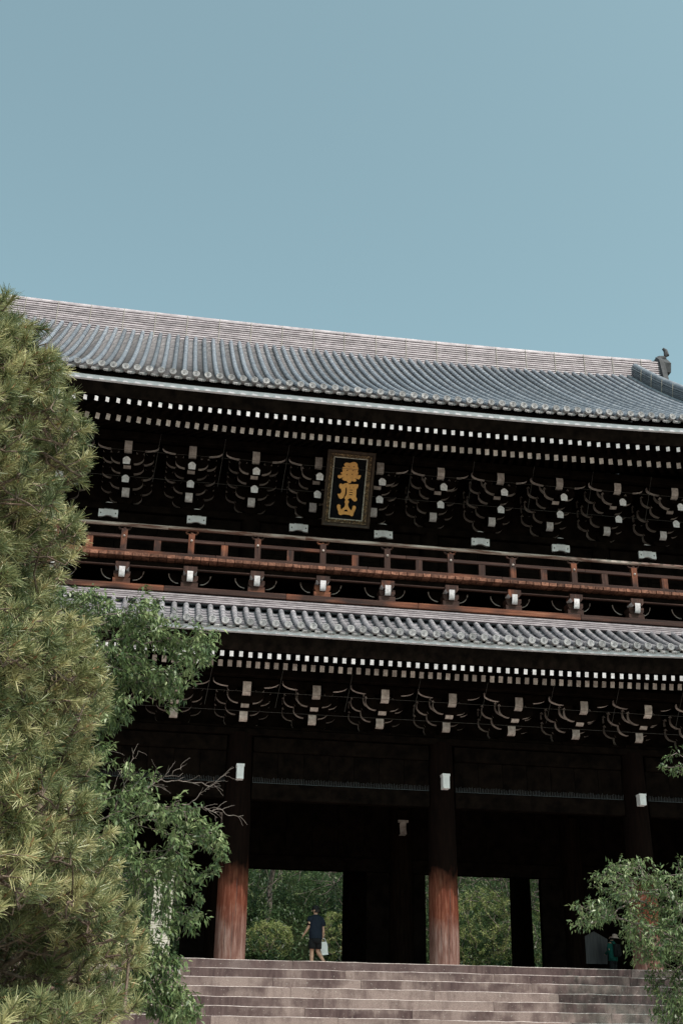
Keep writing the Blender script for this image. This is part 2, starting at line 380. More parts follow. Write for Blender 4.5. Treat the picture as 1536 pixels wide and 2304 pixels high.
for r_, Y in enumerate((0, 6, 12)):
    for x in CX:
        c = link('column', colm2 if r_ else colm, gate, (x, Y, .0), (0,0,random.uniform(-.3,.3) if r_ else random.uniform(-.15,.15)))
        link('base_stone', bsm, c)
        if r_ == 0: link('crack', crm, c)
        if r_ == 0 and abs(x) < 10: 
            o = link('nose_cap', nosm, c, (0,0,5.22)); o.rotation_euler = (0,0,-c.rotation_euler[2])
            if x > 8: o.scale = (.95,1,.78); o.location.z = 4.95
        if r_ == 1 and abs(x) < 4: o = link('beam_nose', mnm, c, (0,-.05,5.03)); o.rotation_euler = (0,0,-c.rotation_euler[2])
# tie beams, walls between columns
def beam(name, x0, x1, y0, y1, z0, z1, mat, parent=gate, c=.02):
    xm = (x0+x1)/2; b = MB(); b.cbox(x0-xm, x1-xm, y0, y1, z0, z1, c); return b.build(name, mat, parent, loc=(xm,0,0))
for Y in (0, 12):
    for i in range(5):
        x0, x1 = CX[i]+.39, CX[i+1]-.39
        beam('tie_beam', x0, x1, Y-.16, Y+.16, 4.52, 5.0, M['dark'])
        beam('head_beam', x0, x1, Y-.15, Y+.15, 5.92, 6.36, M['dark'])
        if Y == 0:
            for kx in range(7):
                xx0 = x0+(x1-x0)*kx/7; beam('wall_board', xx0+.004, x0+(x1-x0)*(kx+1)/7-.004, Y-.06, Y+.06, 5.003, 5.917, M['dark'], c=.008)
            sp = MB(); n = 106; L = x1-x0
            for q in range(n):
                xx = x0+.03+(L-.06)*q/(n-1); h = random.uniform(.12,.17)
                sp.tube((xx,Y-.11,5.0),(xx+random.uniform(-.006,.006),Y-.15,5.0+h),.0075,.004,4,cap=False)
            sp.box(x0+.02,x1-.02,Y-.125,Y-.095,5.001,5.012)
            tag(sp.build('spike_strip', M['spike'], gate), kind='stuff')
    beam('wall_plate', -15.9, 15.9, Y-.28, Y+.28, 6.38, 6.58, M['dark'])
for i in range(5):      # middle row: jambs, lintels, high board walls
    xc = (CX[i]+CX[i+1])/2; Y = 6
    beam('head_beam', CX[i]+.36, CX[i+1]-.36, Y-.15, Y+.15, 5.95, 6.4, M['dark'])
    beam('lintel', CX[i]+.36, CX[i+1]-.36, Y-.2, Y+.2, 3.36, 3.80, M['dark'])
    for kx in range(6):
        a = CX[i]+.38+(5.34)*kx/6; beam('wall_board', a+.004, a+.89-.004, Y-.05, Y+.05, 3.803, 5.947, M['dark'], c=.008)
    if abs(xc) < 7:
        beam('door_jamb', CX[i]+.40, xc-2.2, Y-.14, Y+.14, 0.0, 3.357, M['dark'])
        beam('door_jamb', xc+1.86, CX[i+1]-.40, Y-.14, Y+.14, 0.0, 3.357, M['dark'])
        beam('threshold', xc-2.19, xc+1.85, Y-.14, Y+.14, 0.0, .02, M['dark'], c=.004)
    else:
        for kx in range(12):
            a = CX[i]+.42+(5.26)*kx/12; beam('wall_board', a+.003, a+5.26/12-.003, Y-.05, Y+.05, .0, 3.355, M['dark'], c=.006)
dl = MB(); dl.cbox(0, 2.2, -.05, .05, .05, 3.78, .012)
for zz in (.3,1.2,2.1,3.0): dl.box(.1,2.1,-.08,-.051,zz-.06,zz+.06)
link('door_leaf', dl.mesh('door_leaf', M['dark']), gate, (2.35,6.3,0), (0,0,R_(113)))
link('door_leaf', bpy.data.meshes['door_leaf'], gate, (-2.55,6.3,0), (0,0,R_(95)))
for x in CX:     # side beams joining the rows
    beam('cross_beam', x-.15, x+.15, .38, 5.62, 5.4, 5.9, M['dark']); beam('cross_beam', x-.15, x+.15, 6.38, 11.62, 5.4, 5.9, M['dark'])
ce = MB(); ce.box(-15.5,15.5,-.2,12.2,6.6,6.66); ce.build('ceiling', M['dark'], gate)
for sx in (-15.25, 15.25):   # end walls
    for k in range(14):
        y = .42+k*.83; 
        if 5.3 < y < 5.7: continue
        beam('wall_board', sx-.05, sx+.05, y, y+.81, 0, 6.37, M['dark'], c=.006)
ba = MB(); ba.box(-15,15,11.9,12.1,5.003,5.917); ba.build('board_wall', M['dark'], gate)
# inner box of the upper storey
core = MB(); core.box(-15.0,15.0,1.25,10.7,6.9,16.2); core.build('inner_wall', M['dark'], gate)

# --- bracket sets -------------------------------------------------
DZ, DY = .375, .44
wa = [M['dark'], M['white_aged']]; wb = [M['dark'], M['white']]; wc = [M['dark'], M['arm']]
def arm_mesh(L, H=.27, W=.19, mats=None, cw=.95):
    """lateral arm along x, half length L, rounded white ends and soffit curve; top at z=0"""
    n = 8
    pts = [(-L,0)]+[(-L,-H*.30)]+[(-L+H*cw*(1-cos(pi/2*i/n)), -H*.30-H*.70*sin(pi/2*i/n)) for i in range(1,n+1)]
    pts += [(-p[0],p[1]) for p in reversed(pts)]
    e = []
    N = len(pts)
    for i in range(N):
        a, b = pts[i], pts[(i+1)%N]
        flat_top = a[1]==0 and b[1]==0; bottom = abs(a[1]+H)<1e-6 and abs(b[1]+H)<1e-6
        e.append(0 if flat_top or bottom else 1)
    b = MB(); b.prism(pts, 'y', -W/2, W/2, 0, e); return b.mesh('cross_arm', mats)
wa = [M['dark'], M['white_aged']]; wb = [M['dark'], M['white']]
arm_s = arm_mesh(.52, .32, .15, wc); arm_l = arm_mesh(.82, .32, .15, wc); arm_a = arm_mesh(.96, .24, .13, wa, 1.9)
BLK = {}
def blk(b, x, y, z, s=.16, h=.17):
    key = (s, h)
    if key not in BLK: q = MB(); q.prism([(-s*.62,0),(s*.62,0),(s,h*.45),(s,h),(-s,h),(-s,h*.45)], 'y', -s*.7, s*.7, 0, [0,1,0,0,0,1]); BLK[key] = q.mesh('bearing_block', wc)
    b.append((BLK[key], 'bearing_block', (x,y,z)))
def nose_mesh(wd, L, H, mats):
    b = s_nose(wd, L, H); return b.mesh('nose_arm', mats)
def bracket_parts(tiers, dy, dz, zc0, ye0, top_z, tail):
    """base block body plus the list of arms and bearing blocks; wall plane y=0, base z=0"""
    b = MB(); b.prism([(-.17,0),(.17,0),(.25,.10),(.25,.2),(-.25,.2),(-.25,.10)], 'y', -.25, .25, 0)
    subs = []
    for k in range(tiers):
        zc = zc0+dz*k; ye = ye0+dy*k; last = k == tiers-1
        if not tail or k in (0, tiers-1):
            H = .36 if last else .27
            subs.append((nose_mesh(.235, ye, H, wb if (tail and not last) else wa), 'nose_arm', (0,0,zc+H*.5)))
        for j in range(k+1):
            y = -dy*j; lng = (k-j) >= 1; top = zc+.13
            if k-j > 1 and j > 0: continue
            subs.append((arm_l if lng else arm_s, 'cross_arm', (0, y, top)))
            for sx in (-1,1): blk(subs, sx*((.82 if lng else .52)-.13), y, top+.002, .13, dz-.345 if False else .15)
    y = -dy*tiers
    subs.append((arm_s, 'cross_arm', (0, y, top_z-.40))); subs.append((arm_a, 'cross_arm', (0, y, top_z)))
    for sx in (-1,1): blk(subs, sx*.40, y, top_z-.398, .13, .15)
    if tail:
        for (ye, ze, sl) in ((2.05,.69,.42),(1.59,.27,.42)):
            t = MB(); Lk = ye
            pr = [(-.105,-.13),(.105,-.13),(.12,.04),(.06,.11),(0,.135),(-.06,.11),(-.12,.04)]
            n = len(pr); vs = [(p[0],-ye,ze+p[1]) for p in pr]+[(p[0],0,ze+p[1]+ye*sl) for p in pr]
            fs = [tuple(range(n)), tuple(2*n-1-q for q in range(n))]+[(q,n+q,n+(q+1)%n,(q+1)%n) for q in range(n)]
            t.add(vs, fs, [1]+[0]*(n+1)); subs.append((t.mesh('tail_rafter', wb), 'tail_rafter', (0,0,0)))
        subs.append((nose_mesh(.235, 1.25, .2, wa), 'nose_arm', (0,0,1.02)))
    return b.mesh('bracket_set', M['dark']), subs
def place_brackets(xs, y, z, *a):
    body, subs = bracket_parts(*a)
    for x in xs:
        o = link('bracket_set', body, gate, (x, y, z))
        for me, nm, loc in subs: link(nm, me, o, loc)
LBX = [1.0167+2.0333*k for k in range(-8, 8)]
place_brackets(LBX, 0, 6.48, 3, .42, .31, .32, .80, 1.30, False)
UY = .9
place_brackets(LBX[1:-1], UY, 13.93, 4, .40, .353, .29, .55, 1.50, True)
# dark boards behind the brackets, purlins
beam('wall_plate', -15.6, 15.6, UY-.28, UY+.28, 13.68, 13.92, M['dark'])
for (yy, z0, z1) in ((-.0,6.6,8.6),(UY,14.0,16.4)):
    b = MB(); b.box(-15.6,15.6,yy+.1,yy+.2,z0,z1); b.build('board_wall', M['dark'], gate)
for j,(Y,z) in enumerate(((-1.44,7.94),(-.55,8.20))): beam('purlin', -17.0+j, 17.0-j, Y-.13, Y+.13, z-.13, z+.10, M['dark'])
for j,(Y,z) in enumerate(((UY-1.86,15.58),(UY-.9,15.93))): beam('purlin', -16.5+j, 16.5-j, Y-.13, Y+.13, z-.13, z+.10, M['dark'])
for (xs0, Y, z0, z1) in ((LBX, -2.0, 6.9, 7.95), (LBX, -1.35, 14.1, 15.55)):  # thin net wires
    for x in xs0[2:-2]:
        b = MB(); b.tube((x+1.0,Y,z1),(x+.85,Y+.5,z0),.0055,.0055,5); b.build('net_wire', M['wire'], gate)
for Y,z in ((-1.75,7.28),(-1.15,6.86),(-1.3,14.9),(-.6,14.32)):
    b = MB(); b.tube((-14,Y,z),(14,Y,z),.0055,.0055,5); b.build('net_wire', M['wire'], gate)

# --- roofs --------------------------------------------------------
def roof_pts(y0, y1, z0, a, bb, seg):
    L = y1-y0; n = max(2, int(round(L*1.2/seg)))
    return [(y0+L*i/n, z0+a*(L*i/n)+bb*(L*i/n)**2) for i in range(n+1)]
def row_mesh(pts, r=.078, j=1.07):
    b = MB(); n = 8
    for i in range(len(pts)-1):
        (y0,z0),(y1,z1) = pts[i], pts[i+1]; d = Vector((0,y1-y0,z1-z0)).normalized(); nrm = Vector((0,-d.z,d.y))
        vs = []
        for (yy,zz,rr,ov) in ((y0,z0,r*j,-.02),(y0,z0,r*j,.05),(y0,z0,r,.055),(y1,z1,r*.96,.01)):
            p = Vector((0,yy,zz))+d*ov
            for k in range(n+1):
                a = pi*(k/n)*1.16-.08*pi
                vs.append(p+Vector((cos(a)*rr,0,0))+nrm*(sin(a)*rr))
        fs = [(q*(n+1)+k, (q+1)*(n+1)+k, (q+1)*(n+1)+k+1, q*(n+1)+k+1) for q in range(3) for k in range(n)]
        b.add(vs, fs, 0, False); b.add(vs[:n+1], [tuple(range(n+1))], 0)
    return b
def pan_mesh(pts, W=.347, dep=.050):
    b = MB(); n = 6
    for i in range(len(pts)-1):
        (y0,z0),(y1,z1) = pts[i], pts[i+1]; d = Vector((0,y1-y0,z1-z0)).normalized(); nrm = Vector((0,-d.z,d.y))
        vs = []
        for (yy,zz,h,ov) in ((y0,z0,-.01,-.03),(y0,z0,.030,-.03),(y1,z1,.0,.0)):
            for k in range(n+1):
                s_ = 2*k/n-1
                bow = .035*(1-s_*s_) if ov < 0 else 0
                vs.append(Vector((0,yy,zz))+d*(ov-bow)+Vector((s_*(W/2),0,0))+nrm*(h-dep*(1-s_*s_)+.01))
        b.add(vs, [(q*(n+1)+k, q*(n+1)+k+1, (q+1)*(n+1)+k+1, (q+1)*(n+1)+k) for q in range(2) for k in range(n)], 0, False)
    return b
# eave roundel: disc, raised rim, comma swirl
rd = MB(); rr = .106
rd.lathe([(0.001,.0),(rr,.0),(rr,-.05),(rr-.008,-.058),(rr-.026,-.058),(rr-.032,-.046),(.052,-.046),(.050,-.052),(.044,-.052),(.040,-.044),(.001,-.044)], n=22, axis='y', smooth=False, cap=False)
for q in range(3):
    a0 = q*2*pi/3
    pts = [(cos(a0+t*1.7)*(.012+.018*t), -.048, sin(a0+t*1.7)*(.012+.018*t)) for t in (0,.33,.66,1)]
    rd.path(pts, [.010,.008,.006,.004], 5)
rd.tube((0,-.02,.0),(0,.24,.055),.088,.083,14,cap=False)
rdm = rd.mesh('eave_roundel', M['round'])
en = MB()  # eave end of pan tile: hanging lip with two lobes
pr_ = [(-.12,.02),(-.125,-.045),(-.09,-.065),(-.05,-.075),(-.03,-.06),(0,-.085),(.03,-.06),(.05,-.075),(.09,-.065),(.125,-.045),(.13,.02),(.06,.0),(-.06,.0)]
en.prism(pr_, 'y', -.035, 0, 0); en.prism([(x*.72,z*.5-.012) for x,z in pr_], 'y', -.05, -.035, 0)
enm = en.mesh('eave_lip', M['round'])
def roof(name, label, y0, ytop, z0, a, bb, xmax, xfull, phase, mrow, mpan, ypeak_back):
    """name: deck part, tiles are its children"""
    L = ytop-y0
    dk = MB(); n = 14; X = [-xmax,-13.5,-9,-4.5,0,4.5,9,13.5,xmax]
    vs = []; 
    for x in X:
        for i in range(n+1):
            t = L*i/n
            if abs(x) > 14: t = min(t, max(.05, xmax-abs(x)+.05))
            vs.append((x, y0+t+.12, z0+a*t+bb*t*t-.13+lift(x)))
    dk.add(vs, [(j*(n+1)+i, (j+1)*(n+1)+i, (j+1)*(n+1)+i+1, j*(n+1)+i+1) for j in range(len(X)-1) for i in range(n)], 0, True)
    deck = dk.build(name, M['dark'], gate); deck['label'] = label
    full = row_mesh(roof_pts(y0, ytop, z0, a, bb, .36)).mesh('cover_tile_row', mrow)
    panf = pan_mesh(roof_pts(y0+.10, ytop, z0-.045+a*.1, a, bb, .28)).mesh('pan_tile_row', mpan)
    P = .347; k0 = math.ceil((-xmax-phase)/P); k = k0; cache = {}
    while phase+k*P < xmax-.2:
        x = phase+k*P
        fm, pm = full, panf; ax = abs(x)
        if ax > xfull:
            q = round((xmax-ax)/P)
            if q not in cache:
                yt = y0+max(.5, min(L, q*P)); cache[q] = (row_mesh(roof_pts(y0, yt, z0, a, bb, .36)).mesh('cover_tile_row', mrow), pan_mesh(roof_pts(y0-.02, yt, z0-.045, a, bb, .28)).mesh('pan_tile_row', mpan))
            fm, pm = cache[q]
        jit = random.uniform(-.006,.006)
        link('cover_tile_row', fm, deck, (x+jit, 0, lift(x)+random.uniform(-.004,.004)))
        link('eave_roundel', rdm, deck, (x+jit, y0-.06, z0+lift(x)+.012), (R_(-6),0,0))
        link('pan_tile_row', pm, deck, (x+P/2, 0, lift(x+P/2)))
        link('eave_lip', enm, deck, (x+P/2, y0+.02, z0+lift(x+P/2)-.085), (R_(-8),0,0))
        k += 1
    return deck
def sweep_board(name, prof, mat, parent, xmax, seg=1.5, jitter=0):
    """continuous eave board following the lift; prof in (y,z)"""
    b = MB(); n = int(2*xmax/seg); N = len(prof); vs = []
    for i in range(n+1):
        x = -xmax+2*xmax*i/n; l = lift(x)
        vs += [(x, p[0], p[1]+l) for p in prof]
    fs = [(i*N+k, i*N+(k+1)%N, (i+1)*N+(k+1)%N, (i+1)*N+k) for i in range(n) for k in range(N)]
    fs = [tuple(reversed(f)) for f in fs]
    b.add(vs, fs+[tuple(range(N)), tuple(n*N+k for k in range(N-1,-1,-1))], 0)
    return b.build(name, mat, parent)
# lower roof
LOZ, LOY = 8.56, -4.02
lower = roof('lower_roof', 'narrow lower roof of mauve-grey tiles under the balcony', LOY, -1.95, LOZ, .36, .105, 17.6, 15.2, -2.19, M['tile_low'], M['tile_low'], 0)
sweep_board('fascia_board', [(-4.0,8.32),(-3.93,8.30),(-3.93,8.435),(-4.0,8.435)], M['plaster'], lower, 17.4)
sweep_board('eave_soffit', [(-3.92,8.29),(-3.78,7.86),(-3.5,7.92),(-3.3,8.55),(-3.92,8.5)], M['dark'], lower, 17.3)
sweep_board('soffit_board', [(-3.52,7.925),(-3.0,8.02),(-2.8,7.93),(-.0,8.73),(-.0,8.9),(-3.3,8.55)], M['dark'], lower, 17.0)
# upper roof
UPZ, UPY = 16.13, -4.1
upper = roof('upper_roof', 'broad upper roof of blue-grey tiles rising to the ridge', UPY, 5.55, UPZ, .615, .0152, 17.9, 13.3, -.69, M['tile'], M['pan'], 0)
sweep_board('fascia_board', [(-4.0,15.72),(-3.93,15.70),(-3.93,15.85),(-4.0,15.85)], M['plaster'], upper, 17.6)
sweep_board('eave_soffit', [(-3.92,15.67),(-3.78,15.33),(-3.5,15.38),(-3.3,16.2),(-3.92,16.0)], M['dark'], upper, 17.5)
sweep_board('soffit_board', [(-3.52,15.385),(-3.0,15.47),(-2.8,15.24),(.9,16.60),(.9,17.0),(-3.3,16.2)], M['dark'], upper, 17.2)
# rafters
ra = MB(); ra.box(-.052,.052,0,1.3,-.072,.072,0); ra.m[2] = 1; fr_m = ra.mesh('flying_rafter', [M['dark'], M['white']])
ra = MB(); ra.box(-.063,.063,0,3.3,-.09,.09,0); ra.m[2] = 1; br_m = ra.mesh('base_rafter', [M['dark'], M['white_aged']])
for k in range(-58, 58):
    x = -2.12+.2597*k
    if abs(x) > 16.3: continue
    link('flying_rafter', fr_m, lower, (x+random.uniform(-.006,.006), -3.75, 7.755+lift(x)+random.uniform(-.005,.005)), (R_(11),0,random.uniform(-.01,.01)))
    link('base_rafter', br_m, lower, (x+.012+random.uniform(-.006,.006), -3.02, 7.70+lift(x)+random.uniform(-.005,.005)), (R_(16),0,random.uniform(-.01,.01)))
Rf = 18.8; 
for k in range(-49, 50):
    th = (k*.273-.56)/Rf
    if abs(th) > .68: continue
    x1, x2 = Rf*.992*tan(th), (Rf*.992-.73)*tan(th)
    link('flying_rafter', fr_m, upper, (x1, -3.75, 15.22+lift(x1)+random.uniform(-.005,.005)), (R_(10),0,-th))
    link('base_rafter', br_m, upper, (x2+.03, -3.02, 15.03+lift(x2)+random.uniform(-.005,.005)), (R_(20),0,-th))

# --- main ridge ---------------------------------------------------
rl = MB(); rl.box(-13.9,13.9,5.75,6.25,22.6,24.3); ridge = rl.build('ridge_core', M['ridge_dark'], gate)
def lr(x): return .13*(abs(x)/12)**2.4
NC = 15
for c in range(NC):
    zc = 22.93+c*.1065; yo = 5.46+c*.012; b = MB(); vs = []; n = 40
    for i in range(n+1):
        x = -14.3+28.6*i/n; l = lr(x)+random.uniform(-.004,.004); f = random.uniform(-.006,.006)
        vs += [(x,yo+f,zc+l),(x,yo+f+.01,zc+l+.062),(x,12-yo-f,zc+l+.062),(x,12-yo-f,zc+l)]
    fs = [(i*4+k, i*4+(k+1)%4, (i+1)*4+(k+1)%4, (i+1)*4+k) for i in range(n) for k in range(4)]
    fs = [tuple(reversed(f)) for f in fs]
    b.add(vs, fs+[(0,1,2,3),tuple(n*4+k for k in (3,2,1,0))], 0); b.build('ridge_course', M['ridge'], ridge)
b = MB(); b.path([(-14.1+28.2*i/40,6,24.60+lr(-14.1+28.2*i/40)) for i in range(41)], .16, 12); b.build('ridge_cap', M['ridge'], ridge)
for k in range(22):
    x = -13.2+k*1.27+random.uniform(-.02,.02); b = MB(); b.tube((x,5.46,22.95+lr(x)),(x+.02,5.62,24.55+lr(x)),.013,.013,5); b.build('ridge_wire', M['trim'], ridge)
# ridge end ornament on both ends
oni = MB()
oni.prism([(5.35,22.35),(6.65,22.35),(6.8,23.2),(6.6,24.1),(6.45,24.75),(6.15,25.05),(6.0,24.95),(5.85,25.05),(5.55,24.75),(5.4,24.1),(5.2,23.2)], 'x', .0, .22)
oni.prism([(5.6,24.2),(6.4,24.2),(6.5,24.6),(6.2,24.95),(5.8,24.95),(5.5,24.6)], 'x', .2, .5)
oni.path([(.12,6,24.9),(.25,6,25.05),(.46,6,25.1),(.58,6,25.3),(.55,6,25.52),(.44,6,25.62)], [.16,.17,.15,.12,.09,.05], 8)
for (dy,dz,rr2,dx) in ((-.25,24.3,.19,.25),(.25,24.3,.19,.25),(0,24.05,.24,.30),(0,23.6,.20,.26),(-.4,23.4,.2,.16),(.4,23.4,.2,.16),(-.48,22.85,.22,.15),(.48,22.85,.22,.15),(0,23.1,.22,.34),(0,22.7,.17,.38)):
    oni.lathe([(.01,-rr2),(rr2*.7,-rr2*.7),(rr2,0),(rr2*.7,rr2*.7),(.01,rr2)], (dx,6+dy,dz), 10)
onm = oni.mesh('ridge_end_tile', M['orn'])
link('ridge_end_tile', onm, ridge, (14.30,0,.0)); link('ridge_end_tile', onm, ridge, (-14.05,12,.1), (0,0,pi))
# descending ridges
for sx in (-1, 1):
    pts = roof_pts(-2.2, 5.3, UPZ+.615*1.9+.0152*1.9**2, .615+.0152*3.8, .0152, .35)
    xk = 13.05*sx
    d0 = MB(); N = len(pts)
    for c in range(7):
        b = MB(); vs = []; zz = .06+c*.085; hw = .21-(.006*c)
        for (y,z) in pts:
            l = lift(xk)*.6; vs += [(xk-hw,y,z+zz+l),(xk-hw,y,z+zz+.055+l),(xk+hw,y,z+zz+.055+l),(xk+hw,y,z+zz+l)]
        fs = [(i*4+k, i*4+(k+1)%4, (i+1)*4+(k+1)%4, (i+1)*4+k) for i in range(N-1) for k in range(4)]
        b.add(vs, fs+[(0,1,2,3),tuple((N-1)*4+k for k in (3,2,1,0))], 0)
        b.build('descending_course', M['ridge_dark'], ridge)
    b = MB(); b.path([(xk,y,z+.70+lift(xk)*.6) for y,z in pts], .12, 10); b.build('descending_cap', M['tile'], ridge)
    b = MB(); b.path([(xk,y,z+.35+lift(xk)*.6) for y,z in pts], .17, 8); b.build('descending_core', M['ridge_dark'], ridge)
    for k in range(2, N-1, 3):
        y, z = pts[k]; l = lift(xk)*.6
        b = MB(); b.tube((xk-.222*1,y,z+.05+l),(xk-.19,y-.1,z+.72+l),.012,.012,5); b.build('ridge_wire', M['trim'], ridge)
    # verge tiles at the gable edge beyond the descending ridge
    for k in range(0, N-1, 1):
        y, z = pts[k]; b = MB(); b.tube((13.3*sx,y,z+.10),(14.0*sx,y,z+.17),.088,.088,10); b.build('verge_tile', M['round'], upper)
# back slope, hips and gables of the upper roof
bk = MB(); pts = roof_pts(UPY, 5.8, UPZ-.1, .615, .0152, .9)
vs = []
for x in (-13.9, 13.9):
    for y,z in pts: vs.append((x, 12-y, z))
n = len(pts); bk.add(vs, [(i, i+1, n+i+1, n+i) for i in range(n-1)], 0, True)
for sx in (-1,1):
    vs = [(13.6*sx,y,z-.08) for y,z in pts[3:]]+[(13.6*sx,12-y,z-.08) for y,z in reversed(pts[3:])]
    bk.add(vs, [tuple(range(len(vs)))], 1)
    vs = [(17.9*sx,-4.1,16.6),(17.9*sx,16.1,16.6),(13.6*sx,12.5,19.2),(13.6*sx,-.5,19.2)]; bk.add(vs, [(0,1,2,3)], 0)
    vs = [(17.6*sx,-4.0,9.2),(17.6*sx,16.0,9.2),(15.0*sx,13.9,10.6),(15.0*sx,-1.9,10.6)]; bk.add(vs, [(0,1,2,3)], 0)
bk.build('back_slope', [M['tile'], M['dark']], gate)

# --- courses and sill beam where the lower roof meets the balcony ---
for c in range(4):
    b = MB(); z = 9.735+c*.068; y = -2.16+c*.022
    b.box(-15.4,15.4,y,-1.7,z,z+.042); b.build('ridge_course', M['ridge'], lower)
gg = MB(); gg.box(-15.3,15.3,-2.03,-1.7,9.7,10.02); gg.build('course_core', M['ridge_dark'], lower)
xx = -15.2; 
while xx < 15.2:
    L = random.uniform(3.2,5.5); x1 = min(xx+L,15.2); beam('sill_beam', xx+.003, x1-.003, -2.12, -1.75, 10.025, 10.20, M['rail'], c=.012); xx = x1
# --- balcony ------------------------------------------------------
balc = MB(); balc.box(-15.3,15.3,-1.7,.88,10.98,11.04); balcony = balc.build('balcony_floor', M['dark'], gate)
pk = MB(); pk.cbox(-.116,.116,-2.20,-1.2,-.105,.0,.008); pkm = pk.mesh('deck_plank', M['plank'])
k = 0; x = -15.2
while x < 15.2:
    link('deck_plank', pkm, balcony, (x, random.uniform(-.008,.008), 11.13+random.uniform(-.004,.004))); x += .2485
beam('edge_beam', -15.3, 15.3, -1.95, -1.7, 10.80, 10.975, M['dark'], balcony)
beam('edge_beam', -15.3, 15.3, -2.06, -1.952, 10.745, 10.80, M['rail'], balcony)
PX = [.04+1.992*(q+.5) for q in range(-8, 8)]
def runs(name, y0, y1, z0, z1, mat, lo, hi, c=.012, rnd=False):
    x = -15.0+random.uniform(0,1)
    while x < 15:
        x1 = min(15.2, x+random.uniform(lo,hi)); 
        if rnd:
            b = MB(); b.tube((-(x1-x)/2,0,0),((x1-x)/2,0,0),(z1-z0)/2,(z1-z0)/2,12); b.build(name, mat, balcony, loc=((x+x1)/2,(y0+y1)/2,(z0+z1)/2))
        else: beam(name, x+.002, x1-.002, y0, y1, z0, z1, mat, balcony, c)
        x = x1
M['toprail'] = simple('silvered_top_rail', (.10,.04,.028), (.46,.37,.33), 1.6, (.5,6,6), .8, .006, .25, .38, .62)
runs('hand_rail', -1.86, -1.74, 12.10, 12.22, M['toprail'], 3.9, 6.5, rnd=True)
runs('mid_rail', -1.85, -1.75, 11.71, 11.82, M['rail'], 3.9, 6.0)
runs('base_rail', -1.92, -1.70, 11.14, 11.33, M['rail'], 3.9, 6.0)
pm = MB(); pm.box(-.09,.09,-1.875,-1.725,11.332,11.98); pm = pm.mesh('rail_post', M['post'])
ps = MB(); ps.box(-.10,.10,-1.865,-1.735,11.332,11.70); psm = ps.mesh('short_post', M['post'])
cap = MB()
cap.path([(0,0,0),(0,0,.05)], [.05,.05], 6)
for s_ in (-1,1):
    pts = [(s_*t_, 0, z_) for t_, z_ in ((.0,.0),(.09,.0),(.15,.025),(.18,.07),(.165,.11),(.125,.115),(.115,.085))]
    cap.path(pts, [.035,.034,.030,.026,.022,.018,.012], 6)
cap = cap.mesh('rail_scroll', M['post'])
st = MB(); st.lathe([(.001,-.04),(.02,-.036),(.034,-.02),(.038,0)], axis='y', n=10, cap=False); stm = st.mesh('stud', M['white_aged'])
for x in PX:
    p = link('rail_post', pm, balcony, (x,0,0)); link('rail_scroll', cap, p, (0,-1.80,11.99)); link('stud', stm, p, (0,-1.877,11.765))
for q in range(-7, 8): link('short_post', psm, balcony, (.04+1.992*q,0,0))
# brackets under the balcony
kb = MB(); kb.prism([(-.19,.0),(.19,.0),(.24,.08),(.24,.2),(-.24,.2),(-.24,.08)], 'y', -.2, .2); kb.box(-.12,.12,-.16,.16,.2,.36); kb.box(-.25,.25,-.19,.19,-.205,-.001); 
kbm = kb.mesh('koshigumi_block', M['rail'])
cb_ = MB(); cb_.prism([(-.13,-.10),(.13,-.10),(.20,0),(.20,.14),(-.20,.14),(-.20,0)], 'y', -.19, .19, 0, [0,1,0,0,0,1]); cbm = cb_.mesh('cap_block', [M['post'], M['white']])
nz = MB(); _n=8; pts = [(.5,0),(0,0)]+[(.0+.10*(1-cos(pi/2*i/_n)), -.30*sin(pi/2*i/_n)) for i in range(1,_n+1)]+[(.5,-.30)]
nz.prism(pts, 'x', -.085, .085, 0, [0]+[1]*(_n)+[0,0,0]); nzm = nz.mesh('white_nose', [M['dark'], M['white']])
hook = MB()
for s_ in (-1,1):
    P_ = []
    for i in range(7):
        a = pi/2*i/6; P_.append((s_*(.62-.30*(1-cos(a))), .0, .20-.30*sin(a)))
    hook.path(P_, [.022,.016,.014,.014,.016,.018,.02], 5)
hk = hook.mesh('arm_outline', M['white_aged'])
arm_k = arm_mesh(.60,.28,.16,[M['dark'],M['dark']])
for q in range(-8, 8):
    x = .02+1.975*(q+.5)
    o = link('support_block', kbm, balcony, (x,-1.78,10.405)); o.name = 'support_block'
    link('white_nose', nzm, o, (0,-.34,.30)); link('cap_block', cbm, o, (0,-.14,.31), ); link('cross_arm', arm_k, o, (0,.28,.40)); link('arm_outline', hk, o, (0,.18,.17))
# upper storey wall: columns, door frames, sockets
uc = MB(); uc.lathe([(.33,0),(.33,2.7)], n=20); ucm = uc.mesh('upper_column', M['dark'])
for x in CX: link('upper_column', ucm, gate, (x*.985,UY,11.1))
for (z0,z1,yo) in ((11.06,11.4,.10),(13.25,13.66,.16)):
    for i in range(5): beam('wall_beam', CX[i]*.985+.32, CX[i+1]*.985-.32, UY-yo, UY+yo, z0, z1, M['dark'])
for i in range(5):
    a, b_ = CX[i]*.985+.33, CX[i+1]*.985-.33
    for q in range(4):
        w_ = (b_-a)/4; d = MB(); d.box(-w_/2+.01,w_/2-.01,-.04,.04,0,1.83)
        for (z0,z1) in ((.08,.5),(.62,1.1),(1.2,1.72)): d.box(-w_/2+.1,w_/2-.1,-.055,-.041,z0,z1)
        d.build('wall_door', M['dark'], gate, loc=(a+w_*(q+.5),UY,11.41))
wz = MB(); n=10
pts = [(-.275,-.15),(-.275,.11),(-.255,.135)]+[(-.16,.13)]+[(.16*cos(pi-pi*i/n), .13+.045*sin(pi*i/n)) for i in range(1,n)]+[(.16,.13),(.255,.135),(.275,.11),(.275,-.15),(.16,-.145)]+[(.13*cos(pi*i/n), -.145+.03*sin(pi*i/n)) for i in range(1,n)]+[(-.16,-.145)]
wz.prism(pts, 'y', -.09, 0, 0)
